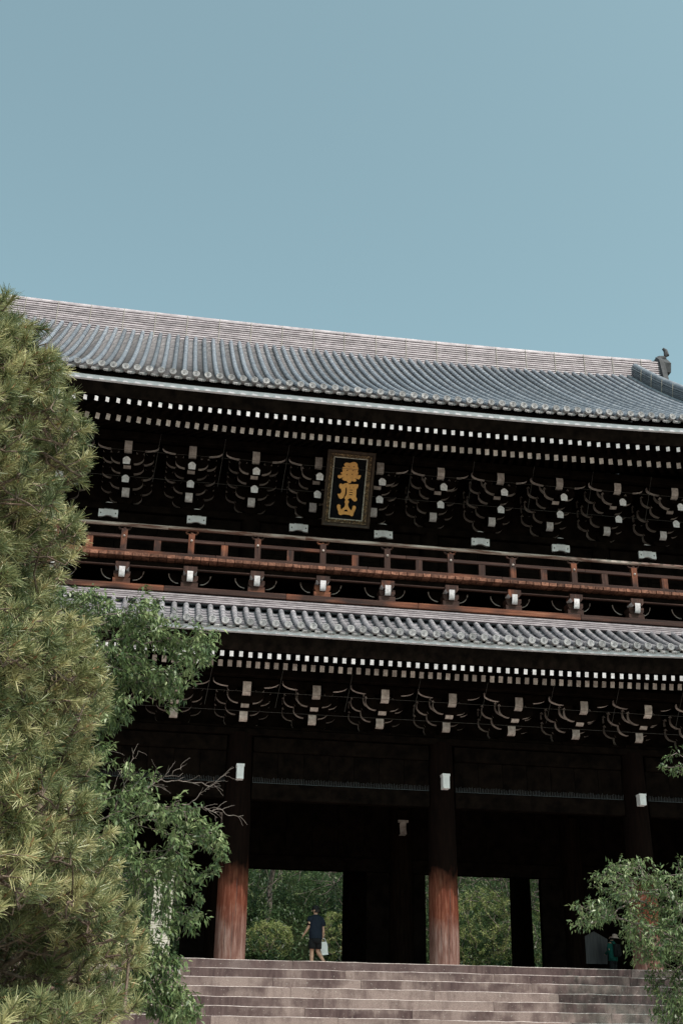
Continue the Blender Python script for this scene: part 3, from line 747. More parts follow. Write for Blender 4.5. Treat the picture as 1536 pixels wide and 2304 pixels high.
for k in range(8):
    xx = -.12+.24*k/7; wz.box(xx-.008,xx+.008,-.105,-.091,-.11,.14)
for sx in (-1,1):
    for sz in (-.07,.07): wz.lathe([(.001,-.104),(.014,-.102),(.018,-.0905)], (sx*.21,0,sz), 8, 1, axis='y', cap=False)
wzm = wz.mesh('door_socket', [M['bright'], M['iron']])
for x in (-13.9,-10.6,-7.61,-4.78,-1.43,1.41,4.74,7.56,10.66,13.9): link('door_socket', wzm, gate, (x,UY-.17,13.66), (0,0,0), (1.12,1,1.6))

# ------------------------------------------------------------------ name plaque (hung under the upper eaves)
PW, PH = 1.56, 2.36
plaque = empty('name_plaque', (-.08, -.42, 13.25)); plaque.rotation_euler = (R_(26), 0, R_(1.0)); plaque.scale = (1,1,1.04)
tag(plaque, 'framed black name plaque with three golden characters hanging under the upper eaves', 'name plaque')
def rect_ring(b, xo, zo0, zo1, yo, xi, zi0, zi1, yi, mi=0):
    v = [(-xo,yo,zo0),(xo,yo,zo0),(xo,yo,zo1),(-xo,yo,zo1),(-xi,yi,zi0),(xi,yi,zi0),(xi,yi,zi1),(-xi,yi,zi1)]
    b.add(v, [(0,1,5,4),(1,2,6,5),(2,3,7,6),(3,0,4,7)], mi)
b = MB(); b.box(-.55,.55,-.02,.05,.2,2.16); b.build('board', M['lacquer'], plaque)
b = MB(); rect_ring(b,.76,.02,2.34,-.19,.70,.09,2.27,-.16); rect_ring(b,.70,.09,2.27,-.16,.66,.13,2.23,-.09); rect_ring(b,.78,.0,2.36,-.17,.76,.02,2.34,-.19)
rect_ring(b,.60,.16,2.20,.06,.78,.0,2.36,-.17); b.build('flared_rim', M['flare'], plaque)
b = MB(); rect_ring(b,.665,.125,2.235,-.10,.55,.235,2.125,-.03); b.build('frame', M['giltframe'], plaque)
b = MB()
for (x0,x1,z0,z1) in ((-.55,.55,.215,.245),(-.55,.55,2.115,2.145),(-.55,-.522,.246,2.114),(.522,.55,.246,2.114)): b.box(x0,x1,-.05,-.021,z0,z1)
b.build('inner_trim', M['trim'], plaque)
b = MB()
def lump(x, y, z, r):
    b.lathe([(.001,-r*.6),(r,-.0),(.001,r*.6)], (x,y,z), 5, 0, True, 'y', cap=False)
for q in range(150):
    for side in (-1,1): lump(side*random.uniform(.565,.655), -.08-random.uniform(0,.02), random.uniform(.16,2.2), random.uniform(.010,.024))
for q in range(110):
    lump(random.uniform(-.62,.62), -.08-random.uniform(0,.02), random.uniform(.14,.215), random.uniform(.012,.026))
    if q%2: lump(random.uniform(-.62,.62), -.08-random.uniform(0,.02), random.uniform(2.145,2.22), random.uniform(.010,.022))
tag(b.build('carved_flowers', M['giltframe'], plaque), kind='stuff')
A = np.array([[800,-155],[50,1500]], float); Ai = np.linalg.inv(A)
def bm_(p):
    s_, t_ = Ai @ (np.array(p, float)-np.array([415,280])); return ((s_-.5)*1.045, 2.115-t_*1.87)
def character(outline, holes, name='character'):
    cu = bpy.data.curves.new(name, 'CURVE'); cu.dimensions = '2D'; cu.fill_mode = 'BOTH'; cu.extrude = .016; cu.bevel_depth = .0
    for poly, smooth in [(outline, True)]+[(h, False) for h in holes]:
        pts = [bm_(p) for p in poly]
        if smooth:      # Chaikin rounding
            q = []
            for i in range(len(pts)):
                a, c = pts[i], pts[(i+1)%len(pts)]
                q += [(a[0]*.78+c[0]*.22, a[1]*.78+c[1]*.22), (a[0]*.22+c[0]*.78, a[1]*.22+c[1]*.78)]
            pts = q
        sp = cu.splines.new('POLY'); sp.points.add(len(pts)-1); sp.use_cyclic_u = True
        for i, p in enumerate(pts): sp.points[i].co = (p[0], p[1], 0, 1)
    o = bpy.data.objects.new('tmp', cu); COL.objects.link(o); bpy.context.view_layer.update()
    me = bpy.data.meshes.new_from_object(o.evaluated_get(bpy.context.evaluated_depsgraph_get())); bpy.data.objects.remove(o)
    me.materials.clear(); me.materials.append(M['gold'])
    c = link(name, me, plaque, (0,-.046,0), (pi/2,0,0)); return c
character([(640,440),(690,400),(740,405),(780,420),(840,392),(900,380),(950,400),(980,450),(975,490),(1000,530),(995,580),(972,610),(998,650),(985,692),(950,707),(1070,705),(1045,760),(1010,815),(960,800),(880,780),(945,812),(940,850),(900,875),(822,850),(800,900),(785,918),(715,895),(708,850),(660,860),(610,840),(582,808),(600,788),(635,768),(575,780),(530,803),(490,790),(474,750),(495,718),(560,710),(600,698),(550,672),(562,645),(612,632),(600,595),(593,550),(605,512),(680,512),(645,478)],
 [[(742,506),(797,484),(762,512)],[(862,512),(885,484),(906,514)],[(692,600),(737,572),(737,612)],[(843,602),(892,578),(866,611)],[(678,702),(727,684),(712,711)],[(826,706),(842,668),(862,702)]])
character([(750,948),(800,935),(900,934),(990,930),(995,965),(975,1025),(943,1045),(938,1150),(925,1245),(957,1290),(945,1350),(890,1368),(840,1330),(810,1288),(785,1282),(755,1292),(720,1330),(670,1332),(640,1290),(652,1255),(685,1215),(702,1130),(700,1035),(682,1015),(668,1040),(665,1120),(650,1200),(615,1280),(540,1315),(500,1280),(480,1220),(463,1180),(532,1188),(570,1135),(562,1065),(520,1040),(508,985),(530,935),(560,922),(602,945),(680,910),(745,912),(760,930)],
 [[(775,1073),(850,1075),(850,1092),(775,1090)],[(768,1129),(850,1131),(850,1150),(768,1148)],[(758,1186),(840,1188),(838,1208),(758,1206)],[(758,1022),(785,996),(792,1014)],[(853,1020),(885,998),(882,1018)]])
character([(640,1375),(660,1335),(720,1330),(752,1360),(745,1400),(725,1430),(735,1500),(770,1550),(802,1592),(830,1560),(845,1480),(870,1463),(917,1475),(927,1520),(900,1590),(868,1650),(857,1710),(820,1740),(770,1705),(680,1692),(600,1692),(530,1714),(485,1680),(485,1620),(455,1540),(448,1475),(480,1443),(542,1455),(535,1510),(557,1582),(600,1535),(640,1510),(660,1430)],
 [[(624,1616),(643,1578),(680,1564),(707,1580),(724,1618)]])
for sx in (-.45,.45):
    b = MB(); b.tube((sx,.0,2.3),(sx,.9,2.9),.02,.02,6); b.build('hanger', M['iron'], plaque)

# ------------------------------------------------------------------ people
M['skin'] = simple('skin', (.50,.27,.19), (.60,.35,.26), 12, rough=.6, bd=0)
M['navy'] = simple('navy_cloth', (.006,.010,.020), (.011,.016,.030), 14, (1,1,.4), .9, .01)
M['black'] = simple('black_cloth', (.008,.008,.010), (.016,.015,.017), 14, (1,1,.4), .9, .01)
M['bagw'] = simple('white_bag', (.62,.58,.60), (.78,.74,.75), 6, (1,1,.3), .6, .02)
M['teal'] = simple('teal_jacket', (.004,.06,.05), (.008,.10,.08), 10, (1,1,.5), .85, .01)
M['hat'] = simple('pale_hat', (.55,.38,.34), (.70,.52,.47), 10, rough=.85, bd=.003)
M['hair'] = simple('black_hair', (.008,.006,.006), (.02,.015,.012), 40, rough=.6, bd=.003)
def skinned(name, V, E, Rr, mat, parent, sub=2, root=0):
    me = bpy.data.meshes.new(name+'_sk'); me.from_pydata(V, E, []); o = bpy.data.objects.new('tmp', me); COL.objects.link(o)
    md = o.modifiers.new('s', 'SKIN'); md.use_smooth_shade = True
    for i, r in enumerate(Rr):
        d = me.skin_vertices[0].data[i]; d.radius = (r, r) if isinstance(r, (int,float)) else r; d.use_root = (i == root)
    s2 = o.modifiers.new('u', 'SUBSURF'); s2.levels = sub; s2.render_levels = sub
    bpy.context.view_layer.update()
    m2 = bpy.data.meshes.new_from_object(o.evaluated_get(bpy.context.evaluated_depsgraph_get())); m2.name = name
    bpy.data.objects.remove(o); bpy.data.meshes.remove(me)
    m2.materials.clear(); m2.materials.append(mat)
    m2.polygons.foreach_set('use_smooth', [True]*len(m2.polygons))
    return link(name, m2, parent)
def loft(name, rings, mat, parent, n=20, cap=(True,True), **k):
    """rings: (cx,cy,cz,rx,ry)"""
    b = MB(); vs = []
    for (cx_,cy_,cz_,rx,ry) in rings:
        for q in range(n):
            a = 2*pi*q/n; e = 1+.03*sin(a*3+cz_*9)
            vs.append((cx_+rx*e*cos(a), cy_+ry*e*sin(a), cz_))
    N = len(rings); fs = [(i*n+q, i*n+(q+1)%n, (i+1)*n+(q+1)%n, (i+1)*n+q) for i in range(N-1) for q in range(n)]
    if cap[0]: fs.append(tuple(range(n-1,-1,-1)))
    if cap[1]: fs.append(tuple((N-1)*n+q for q in range(n)))
    b.add(vs, fs, 0, True); return b.build(name, mat, parent, **k)
def body(parent, la, ra_, ll, rl_, headturn=0):
    """la/ra: [shoulder, elbow, wrist]; ll/rl: [hip, knee, ankle, toe]"""
    V = [(0,0,.93),(0,0,1.08),(0,0,1.27),(0,0,1.39),(0,.005,1.47),(0,.015,1.53),(0,.03,1.60),(0,.03,1.665)]
    Rr = [.135,.12,.135,.11,.052,.060,.090,.070]; E = [(0,1),(1,2),(2,3),(3,4),(4,5),(5,6),(6,7)]
    def chain(fr, pts, rs):
        p = fr
        for q, r in zip(pts, rs): V.append(q); Rr.append(r); E.append((p, len(V)-1)); p = len(V)-1
        return p
    for arm in (la, ra_):
        e = Vector(arm[1]); w_ = Vector(arm[2]); s0 = Vector(arm[0])
        mid = s0.lerp(e,.5); fm = e.lerp(w_,.35); d = (w_-e).normalized()
        p = chain(3, [tuple(s0), tuple(mid), tuple(e), tuple(fm), tuple(w_)], [.062,.048,.038,.040,.024])
        palm = w_+d*.05; p2 = chain(p, [tuple(palm)], [(.020,.034)])
    for leg in (ll, rl_):
        h_, k_, a_, t_ = [Vector(q) for q in leg]
        chain(0, [tuple(h_), tuple(h_.lerp(k_,.5)), tuple(k_), tuple(k_.lerp(a_,.35)), tuple(a_), tuple(a_+Vector((0,.02,-.05))), tuple(t_)], [.098,.085,.060,.062,.038,.038,.030])
    o = skinned('body', V, E, Rr, M['skin'], parent)
    return o
def fingers(parent, w_, d, side, curl=.5):
    """five short bent finger chains rooted in the palm, merged in one hand part"""
    w_ = Vector(w_); d = Vector(d).normalized(); sd_ = Vector((0,1,0)); n_ = d.cross(sd_).normalized()*side
    V = []; E = []; Rr = []
    for i, (off, L) in enumerate(((-.027,.062),(-.009,.072),(.009,.068),(.026,.054))):
        b0 = w_+d*.055+sd_*off; p1 = b0+d*.03; p2 = p1+(d*(1-curl)+n_*curl).normalized()*L*.5; p3 = p2+(d*(1-curl*1.6)+n_*curl*1.6).normalized()*L*.4
        k = len(V); V += [tuple(b0),tuple(p1),tuple(p2),tuple(p3)]; E += [(k,k+1),(k+1,k+2),(k+2,k+3)]; Rr += [.010,.009,.0085,.007]
    k = len(V); t0 = w_+d*.02+sd_*.025; V += [tuple(t0),tuple(t0+d*.03+sd_*.02+n_*.01),tuple(t0+d*.055+sd_*.022+n_*.025)]; E += [(k,k+1),(k+1,k+2)]; Rr += [.012,.010,.008]
    return skinned('fingers', V, E, Rr, M['skin'], parent, sub=1)
def face(parent, mh):
    """nose, ears, eyes on the head (facing +y before the turn)"""
    b = MB(); b.prism([(.115,1.595),(.145,1.585),(.12,1.63)], 'x', -.014, .014); 
    for s_ in (-1,1): b.lathe([(.001,-.008),(.022,-.006),(.026,.0),(.018,.008),(.001,.009)], (s_*.088,.02,1.60), 8, 0, True, 'y')
    b.build('ears_and_nose', M['skin'], mh)
# person 1: walking away into the gate
p1 = empty('person', (-.52, 1.0, 0), R_(14))
tag(p1, 'person in navy shirt, black shorts and black cap walking into the gate', 'person')
bd = body(p1, [(-.175,0,1.385),(-.235,-.03,1.13),(-.33,.09,.93)], [(.175,0,1.385),(.235,-.02,1.12),(.245,.03,.87)],
     [(-.085,0,.87),(-.095,.03,.47),(-.10,0,.07),(-.10,.16,.035)], [(.085,0,.87),(.105,.07,.49),(.19,-.24,.20),(.21,-.18,.06)])
fingers(bd, (-.33,.09,.93), (-.3,.3,-.5), 1, .35); fingers(bd, (.245,.03,.87), (0,.1,-1), -1, .8)
hd = link('nose', (lambda b: (b.prism([(.10,1.585),(.14,1.58),(.112,1.63)], 'x', -.014, .014), b.mesh('nose', M['skin']))[1])(MB()), bd, (0,0,0), (0,0,R_(48)))
for s_ in (-1,1):
    b = MB(); b.lathe([(.001,-.010),(.020,-.008),(.027,.0),(.018,.008),(.001,.010)], (0,0,0), 8, 0, True, 'y'); a = R_(48)
    b.build('ear', M['skin'], bd, loc=(s_*.092*cos(a)-.0*sin(a), .03+s_*.092*sin(a), 1.60), rot=(0,0,a+s_*1.2))
loft('shirt', [(0,0,.83,.205,.150),(0,0,.95,.200,.148),(0,0,1.12,.195,.142),(0,0,1.28,.215,.145),(0,-.002,1.38,.222,.130),(0,-.002,1.44,.185,.112),(0,0,1.482,.088,.080)], M['navy'], p1, cap=(False,False))
sh = [o for o in p1.children if o.name.startswith('shirt')][0]
for s_, e in ((-1,(-.235,-.03,1.13)),(1,(.235,-.02,1.12))):
    a = Vector((s_*.150,0,1.405)); e = Vector(e); b = MB(); b.path([a, a.lerp(e,.35)+Vector((s_*.012,0,0)), a.lerp(e,.80)+Vector((s_*.012,0,0))], [.088,.092,.086], 12); b.build('sleeve', M['navy'], sh)
b = MB(); b.path([(-.085,.01,1.455),(-.06,-.075,1.47),(0,-.09,1.475),(.06,-.075,1.47),(.085,.01,1.455)], .018, 6); b.build('collar', M['navy'], sh)
loft('shorts', [(0,0,.70,.170,.125),(0,0,.80,.180,.138),(0,0,.95,.165,.130)], M['black'], p1)
so = [o for o in p1.children if o.name.startswith('shorts')][0]
for s_, k_ in ((-1,(-.095,.03,.47)),(1,(.105,.07,.49))):
    h_ = Vector((s_*.085,0,.84)); k_ = Vector(k_); b = MB(); b.path([h_, h_.lerp(k_,.45), h_.lerp(k_,.78)], [.095,.108,.115], 12); b.build('shorts_leg', M['black'], so)
b = MB(); b.lathe([(.101,.0),(.104,.03),(.098,.075),(.07,.112),(.02,.125)], (0,.03,1.625), 18); b.prism([(-.07,.08),(.07,.08),(.055,.165),(0,.185),(-.055,.165)], 'z', 1.63, 1.645)
b.build('cap', M['black'], p1, rot=(0,0,R_(30)), loc=(.012,0,0))
b = MB(); b.lathe([(.085,0),(.096,.03),(.099,.085)], (0,.022,1.545), 16); hr = b.build('hair', M['hair'], p1); hr.location = (.03,-.018,.0)
for s_, tt in ((-1,(-.10,.10,.03)),(1,(.21,-.19,.06))):
    b = MB(); b.path([(tt[0],tt[1]-.17,tt[2]+.01),(tt[0],tt[1]-.08,tt[2]+.02),(tt[0],tt[1]+.05,tt[2]),(tt[0],tt[1]+.10,tt[2]-.005)], [.042,.048,.045,.028], 10); b.build('shoe', M['bagw'], p1)
bagt = empty('tote_bag', (-.23, 1.10, .40), R_(20)); tag(bagt, 'white carrier bag held in the right hand of the walking person', 'bag')
b = MB(); nn = 6; vs = []
for i in range(nn+1):
    z = .36*i/nn; wv = .115-.012*sin(z*20); t_ = .035*(1-i/nn*.7)
    vs += [(-wv,-t_,z),(-wv*.3,-t_*1.5+.008*sin(z*25),z),(wv*.3,-t_*1.3-.006*sin(z*22),z),(wv,-t_,z),(wv,t_,z),(0,t_*1.4,z),(-wv,t_,z)]
b.add(vs, [(i*7+q, i*7+(q+1)%7, (i+1)*7+(q+1)%7, (i+1)*7+q) for i in range(nn) for q in range(7)]+[tuple(range(6,-1,-1))], 0)
bo = b.build('sack', M['bagw'], bagt, rot=(0,R_(-9),0))
b = MB()
for yy in (-.015,.015): b.path([(-.07,yy,.35),(-.05,yy,.43),(.0,yy,.46),(.05,yy,.43),(.07,yy,.35)], .007, 5)
b.build('handle', M['bagw'], bagt, rot=(0,R_(-6),0))
# person 2: at the notice board
p2 = empty('person', (10.05, 5.0, 0), R_(28)); p2.scale = (.88,.88,.88)
tag(p2, 'person in pale sun hat, teal jacket and dark backpack standing at the pale notice board', 'person')
bd2 = body(p2, [(-.175,0,1.385),(-.225,.0,1.13),(-.19,.20,1.02)], [(.175,0,1.385),(.225,-.02,1.12),(.21,.10,.90)],
     [(-.085,0,.87),(-.09,.02,.47),(-.09,0,.07),(-.09,.14,.035)], [(.085,0,.87),(.09,.02,.47),(.09,0,.07),(.09,.14,.035)])
fingers(bd2, (-.19,.20,1.02), (.2,.8,-.3), 1, .5); fingers(bd2, (.21,.10,.90), (0,.4,-1), -1, .5)
link('nose', bpy.data.meshes['nose'], bd2)
for s_ in (-1,1):
    b = MB(); b.lathe([(.001,-.010),(.020,-.008),(.027,.0),(.018,.008),(.001,.010)], (0,0,0), 8, 0, True, 'y'); b.build('ear', M['skin'], bd2, loc=(s_*.092,.03,1.60), rot=(0,0,s_*1.2))
jk = loft('jacket', [(0,0,.78,.205,.155),(0,0,.95,.20,.15),(0,0,1.12,.20,.15),(0,0,1.28,.215,.145),(0,0,1.39,.205,.12),(0,0,1.44,.13,.09),(0,0,1.50,.08,.078)], M['teal'], p2)
for s_, e, w_ in ((-1,(-.225,.0,1.13),(-.19,.20,1.02)),(1,(.225,-.02,1.12),(.21,.10,.90))):
    a = Vector((s_*.17,0,1.40)); e = Vector(e); w_ = Vector(w_); b = MB(); b.path([a, a.lerp(e,.5)+Vector((s_*.01,0,0)), e, e.lerp(w_,.9)], [.068,.070,.060,.048], 12); b.build('sleeve', M['teal'], jk)
loft('trousers', [(0,0,.70,.165,.125),(0,0,.80,.17,.13),(0,0,.93,.16,.125)], M['black'], p2)
tr = [o for o in p2.children if o.name.startswith('trousers')][0]
for s_ in (-1,1):
    b = MB(); b.path([(s_*.085,0,.84),(s_*.09,.02,.47),(s_*.09,.0,.10)], [.095,.075,.065], 12); b.build('trouser_leg', M['black'], tr)
    b = MB(); b.path([(s_*.09,-.05,.04),(s_*.09,.05,.05),(s_*.09,.17,.035)], [.042,.048,.03], 10); b.build('shoe', M['black'], p2)
b = MB(); b.lathe([(.165,.0),(.150,.018),(.104,.045),(.100,.10),(.075,.135),(.02,.15)], (0,.02,1.60), 22); b.build('hat', M['hat'], p2, rot=(R_(6),0,0), loc=(0,-.16*0,.0))
b = MB(); b.lathe([(.085,0),(.098,.04),(.099,.085)], (0,.0,1.53), 16); b.build('hair', M['hair'], p2)
bp = MB(); bp.cbox(-.15,.15,-.30,-.13,.92,1.38,.04); bp = bp.build('backpack', M['black'], p2)
b = MB(); b.cbox(-.11,.11,-.345,-.302,.96,1.16,.015); b.build('pocket', M['black'], bp)
for s_ in (-1,1):
    b = MB(); b.path([(s_*.11,-.14,1.36),(s_*.12,-.05,1.46),(s_*.12,.10,1.42),(s_*.13,.155,1.25),(s_*.15,.10,1.02)], .016, 6); b.build('strap', M['black'], bp)

# notice board
M['board'] = simple('weathered_board', (.07,.066,.072), (.12,.11,.115), 5, (7,1,.25), .85, .003, .2)
nb = empty('notice_board', (9.66, 5.62, 0), R_(-4)); tag(nb, 'pale five-sided wooden notice board standing beside the visitor in a sun hat', 'notice board')
b = MB(); b.prism([(-.40,.62),(.40,.62),(.46,1.44),(0,1.66),(-.46,1.44)], 'y', -.03, .03); b.build('panel', M['board'], nb)
b = MB(); b.prism([(-.50,1.40),(-.50,1.44),(0,1.70),(.50,1.44),(.50,1.40),(0,1.66)][::-1], 'y', -.06, .05); b.build('hood', M['dark'], nb)
for s_ in (-1,1):
    b = MB(); b.box(s_*.36-.035,s_*.36+.035,.031,.09,0,1.45); b.build('post', M['dark'], nb)

# coursed stone pillar left of the steps
M['course'] = simple('pale_coursed_stone', (.36,.32,.27), (.52,.48,.42), 9, (1,1,1), .9, .006, .2, per_obj=.12)
pl = empty('stone_pillar', (-5.02, -1.55, 0)); tag(pl, 'pale square pillar of thin stone courses between the pine and the first lit column', 'pillar')
for k in range(17):
    b = MB(); h = 2.14/17; j = random.uniform(-.008,.008); b.cbox(-.26+j,.26+j,-.26,.26,h*k,h*(k+1)-.007,.008); b.build('course', M['course'], pl)
b = MB(); b.cbox(-.30,.30,-.30,.30,2.14,2.22,.015); b.build('cap_stone', M['course'], pl)

# ------------------------------------------------------------------ vegetation
def skeleton(P, root, w=.35):
    """connect points to nearest already connected node, nearest to the root first"""
    P = np.asarray(P, float); d0 = np.linalg.norm(P-root, axis=1); order = np.argsort(d0); P = P[order]
    pts = np.vstack([root, P]); par = np.zeros(len(pts), int); pl_ = np.zeros(len(pts))
    for i in range(1, len(pts)):
        d = np.linalg.norm(pts[:i]-pts[i], axis=1); c = d+w*pl_[:i]; j = int(np.argmin(c)); par[i] = j; pl_[i] = pl_[j]+d[j]
    cnt = np.ones(len(pts))
    for i in range(len(pts)-1, 0, -1): cnt[par[i]] += cnt[i]
    return pts, par, cnt, order
def tubes_np(A, B, ra, rb, n=5):
    """vectorised tapered tubes"""
    d = B-A; L = np.linalg.norm(d, axis=1, keepdims=True)+1e-9; d = d/L
    ref = np.where(np.abs(d[:,2:3])>.9, np.array([[1.,0,0]]), np.array([[0,0,1.]]))
    u = np.cross(d, ref); u /= np.linalg.norm(u, axis=1, keepdims=True)+1e-9; v = np.cross(d, u)
    a = np.arange(n)*2*pi/n; m_ = len(A)
    ring = u[:,None]*np.cos(a)[None,:,None]+v[:,None]*np.sin(a)[None,:,None]
    V = np.concatenate([A[:,None]+ring*ra[:,None,None], B[:,None]+ring*rb[:,None,None]], 1).reshape(-1,3)
    k = np.arange(n); k2 = (k+1)%n; base = (np.arange(m_)*2*n)[:,None]
    F = np.stack([base+k, base+k2, base+n+k2, base+n+k], -1).reshape(-1,4)
    return V, F
def wood_from(pts, par, cnt, r1, p=.42, mx_=9, wig=.06):
    i = np.arange(1, len(pts)); A = pts[par[i]]; B = pts[i]
    rb = np.minimum(r1*cnt[i]**p, mx_); ra = np.minimum(r1*cnt[par[i]]**p, rb*1.6)
    mid = (A+B)/2+rng.normal(0,1,A.shape)*(np.linalg.norm(B-A,axis=1,keepdims=True)*wig); rm = (ra+rb)/2
    V1,F1 = tubes_np(A, mid, ra, rm); V2,F2 = tubes_np(mid, B, rm, rb)
    return np.vstack([V1,V2]), np.vstack([F1, F2+len(V1)])
def unit(a): return a/(np.linalg.norm(a, axis=-1, keepdims=True)+1e-9)
def leaves(C, D, per, size, spread, droop, wr=.32):
    """clusters at C pointing along D -> quads folded along the midrib"""
    N = len(C)*per; c = np.repeat(C, per, 0); d = np.repeat(D, per, 0)
    t = rng.uniform(-.5, .5, (N,1)); pos = c+d*t*spread*1.6+rng.normal(0,1,(N,3))*spread*.28
    ld = unit(d*.6+rng.normal(0,.75,(N,3))+np.array([0,0,-droop])); s_ = size*rng.uniform(.65,1.2,(N,1))
    up = unit(rng.normal(0,.45,(N,3))+np.array([0,-.25,1.])); side = unit(np.cross(ld, up)); nn = np.cross(side, ld)
    a = pos; b_ = pos+ld*s_*.45+side*s_*wr*.5+nn*s_*.07; tip = pos+ld*s_-nn*s_*.10; e = pos+ld*s_*.45-side*s_*wr*.5+nn*s_*.07
    V = np.stack([a,b_,tip,e],1).reshape(-1,3); F = np.arange(N*4).reshape(-1,4)
    tint = np.clip(np.repeat(rng.uniform(.15,.75,len(C)), per)+rng.normal(0,.14,N), 0, 1)
    return V, F, tint
# --- the pine: crown radius by height, round about its trunk
PT = np.array([-9.3, -26.2])
zs_ = [-2.6,-1.9,-1.62,-1.35,-1.09,-.79,-.55,-.24,.07,.41,.61,.88,1.15,1.43,1.71,2.41,2.77,3.10,3.42,3.75,4.05,4.6,5.4,6.2]
rs_ = [3.0,3.56,3.72,3.78,3.72,3.58,3.50,3.42,3.24,3.40,3.27,3.22,2.86,2.80,3.02,3.05,2.92,2.68,2.22,1.55,.75,.3,.1,.1]
def pine():
    t = empty('pine_tree', (PT[0], PT[1], -3.42)); tag(t, 'tall olive-green pine tree with long needles filling the left side in front of the gate', 'pine tree')
    cl = []
    tries = 0
    while len(cl) < 1560 and tries < 120000:
        tries += 1
        z = rng.uniform(-2.5, 4.9); a = rng.uniform(-1.5, .6) if rng.random() < .95 else rng.uniform(-pi, pi)
        R = np.interp(z, zs_, rs_)*(1-.07*sin(a*3+z*2)*(abs(a)>.7)); rr = R*rng.uniform(.70,.985)
        if R < .3: continue
        if sin(z*5.2+a*1.7)+.7*sin(z*2.3-a*4) < -.55: continue
        p = np.array([rr*cos(a), rr*sin(a), z])
        if cl and np.min(np.linalg.norm(np.array(cl)-p, axis=1)) < .145: continue
        cl.append(p)
    cl = np.array(cl)
    C = []; 
    for p in cl:
        k = rng.integers(6, 12); q = rng.normal(0,1,(k,3))*np.array([.085,.085,.055])+p
        C.append(q)
    C = np.vstack(C); out_ = unit(C*np.array([1,1,0])); 
    Rm = np.interp(C[:,2], zs_, rs_); rad = np.hypot(C[:,0], C[:,1]); keep = rad < Rm+.0+rng.uniform(-.03,.05,len(C)); C = C[keep]; out_ = out_[keep]
    ax = unit(out_*.75+np.array([0,0,.55])+rng.normal(0,.38,C.shape))
    # branches: attractors = tuft bases, nodes near trunk
    base = C-ax*.11
    trunkp = np.array([[.05*sin(z*1.3), .05*cos(z), z] for z in np.arange(-3.3, 4.4, .22)])
    pts = np.vstack([trunkp]); par = np.arange(-1, len(trunkp)-1); par[0] = 0
    order = np.argsort(np.hypot(cl[:,0], cl[:,1])); nodes = [tuple(q) for q in trunkp]; par = list(par); pl2 = [0.0]*len(nodes)
    allp = np.array(nodes)
    for grp in (cl[order]-np.array([0,0,.06]), base[np.argsort(np.hypot(base[:,0], base[:,1]))]):
        for q in grp:
            big = len(grp) == len(cl)
            d = np.linalg.norm((allp-(q-np.array([0,0,.15 if big else .0])))*np.array([1,1,2.3 if big else 1.2]), axis=1)+.30*np.array(pl2); j = int(np.argmin(d))
            par.append(j); pl2.append(pl2[j]+float(np.linalg.norm(allp[j]-q))); allp = np.vstack([allp, q])
    par = np.array(par); cnt = np.ones(len(par))
    for i in range(len(par)-1, 0, -1): cnt[par[i]] += cnt[i]
    V, F = wood_from(allp, par, cnt, .0042, .40, .2, .05)
    V2, F2 = tubes_np(base, C, np.full(len(C), .0055), np.full(len(C), .004), 4)
    V = np.vstack([V, V2])+np.array([0,0,3.42]); F = np.vstack([F, F2+len(V)-len(V2)])
    o = link('trunk', np_mesh('trunk', V, F, M['bark'], smooth=True), t)
    # needles
    NP = 66; N = len(C)*NP; c = np.repeat(C, NP, 0); d = np.repeat(ax, NP, 0)
    h = rng.uniform(-.075, .02, (N,1)); side = unit(np.cross(d, rng.normal(0,1,(N,3)))); ang = rng.uniform(.25,1.35,(N,1))*(1-h*1.2)
    nd_ = unit(d*np.cos(ang)+side*np.sin(ang)+np.array([0,0,-.05])); L = rng.uniform(.055,.105,(N,1)); st_ = c+d*h
    wv = unit(np.cross(nd_, rng.normal(0,1,(N,3))))*.0027
    tip = st_+nd_*L; V = np.stack([st_-wv, st_+wv, tip+wv*.5, tip-wv*.5],1).reshape(-1,3)+np.array([0,0,3.42]); F = np.arange(N*4).reshape(-1,4)
    tint = np.clip(np.repeat(rng.uniform(.1,.9,len(C)), NP)+rng.normal(0,.13,N), 0, 1)
    o = link('crown', np_mesh('crown', V, F, M['needle'], tint), t); tag(o, kind='stuff')
    sel = rng.random(len(C)) < .55; V, F = tubes_np(C[sel]-ax[sel]*.01, C[sel]+ax[sel]*rng.uniform(.02,.05,(sel.sum(),1)), np.full(sel.sum(), .008), np.full(sel.sum(), .003), 5)
    o = link('buds', np_mesh('buds', V+np.array([0,0,3.42]), F, M['bud']), t); tag(o, kind='stuff')
pine()
def in_poly(p, poly):
    x, z = p; c = False; n = len(poly)
    for i in range(n):
        x1,z1 = poly[i]; x2,z2 = poly[(i+1)%n]
        if (z1 > z) != (z2 > z) and x < (x2-x1)*(z-z1)/(z2-z1)+x1: c = not c
    return c
def sample_poly(poly, n, Y, th, mind, gapped=0):
    xs_ = [p[0] for p in poly]; z_ = [p[1] for p in poly]; out_ = []; tries = 0
    while len(out_) < n and tries < n*80:
        tries += 1; x = rng.uniform(min(xs_), max(xs_)); z = rng.uniform(min(z_), max(z_))
        if not in_poly((x,z), poly) or (gapped and sin(z*gapped+x*gapped*.3)+.6*sin(x*gapped*.8-z*3) < -.55): continue
        p = np.array([x, Y+rng.uniform(-th,th), z])
        if out_ and np.min(np.linalg.norm(np.array(out_)-p, axis=1)) < mind: continue
        out_.append(p)
    return np.array(out_)
def sample_ell(c, r, n, shell=.0, mind=.0):
    out_ = []
    while len(out_) < n:
        p = rng.normal(0,1,3); p = p/np.linalg.norm(p)*rng.uniform(shell,1)**(1/3)
        out_.append(np.array(c)+p*np.array(r))
    return np.array(out_)
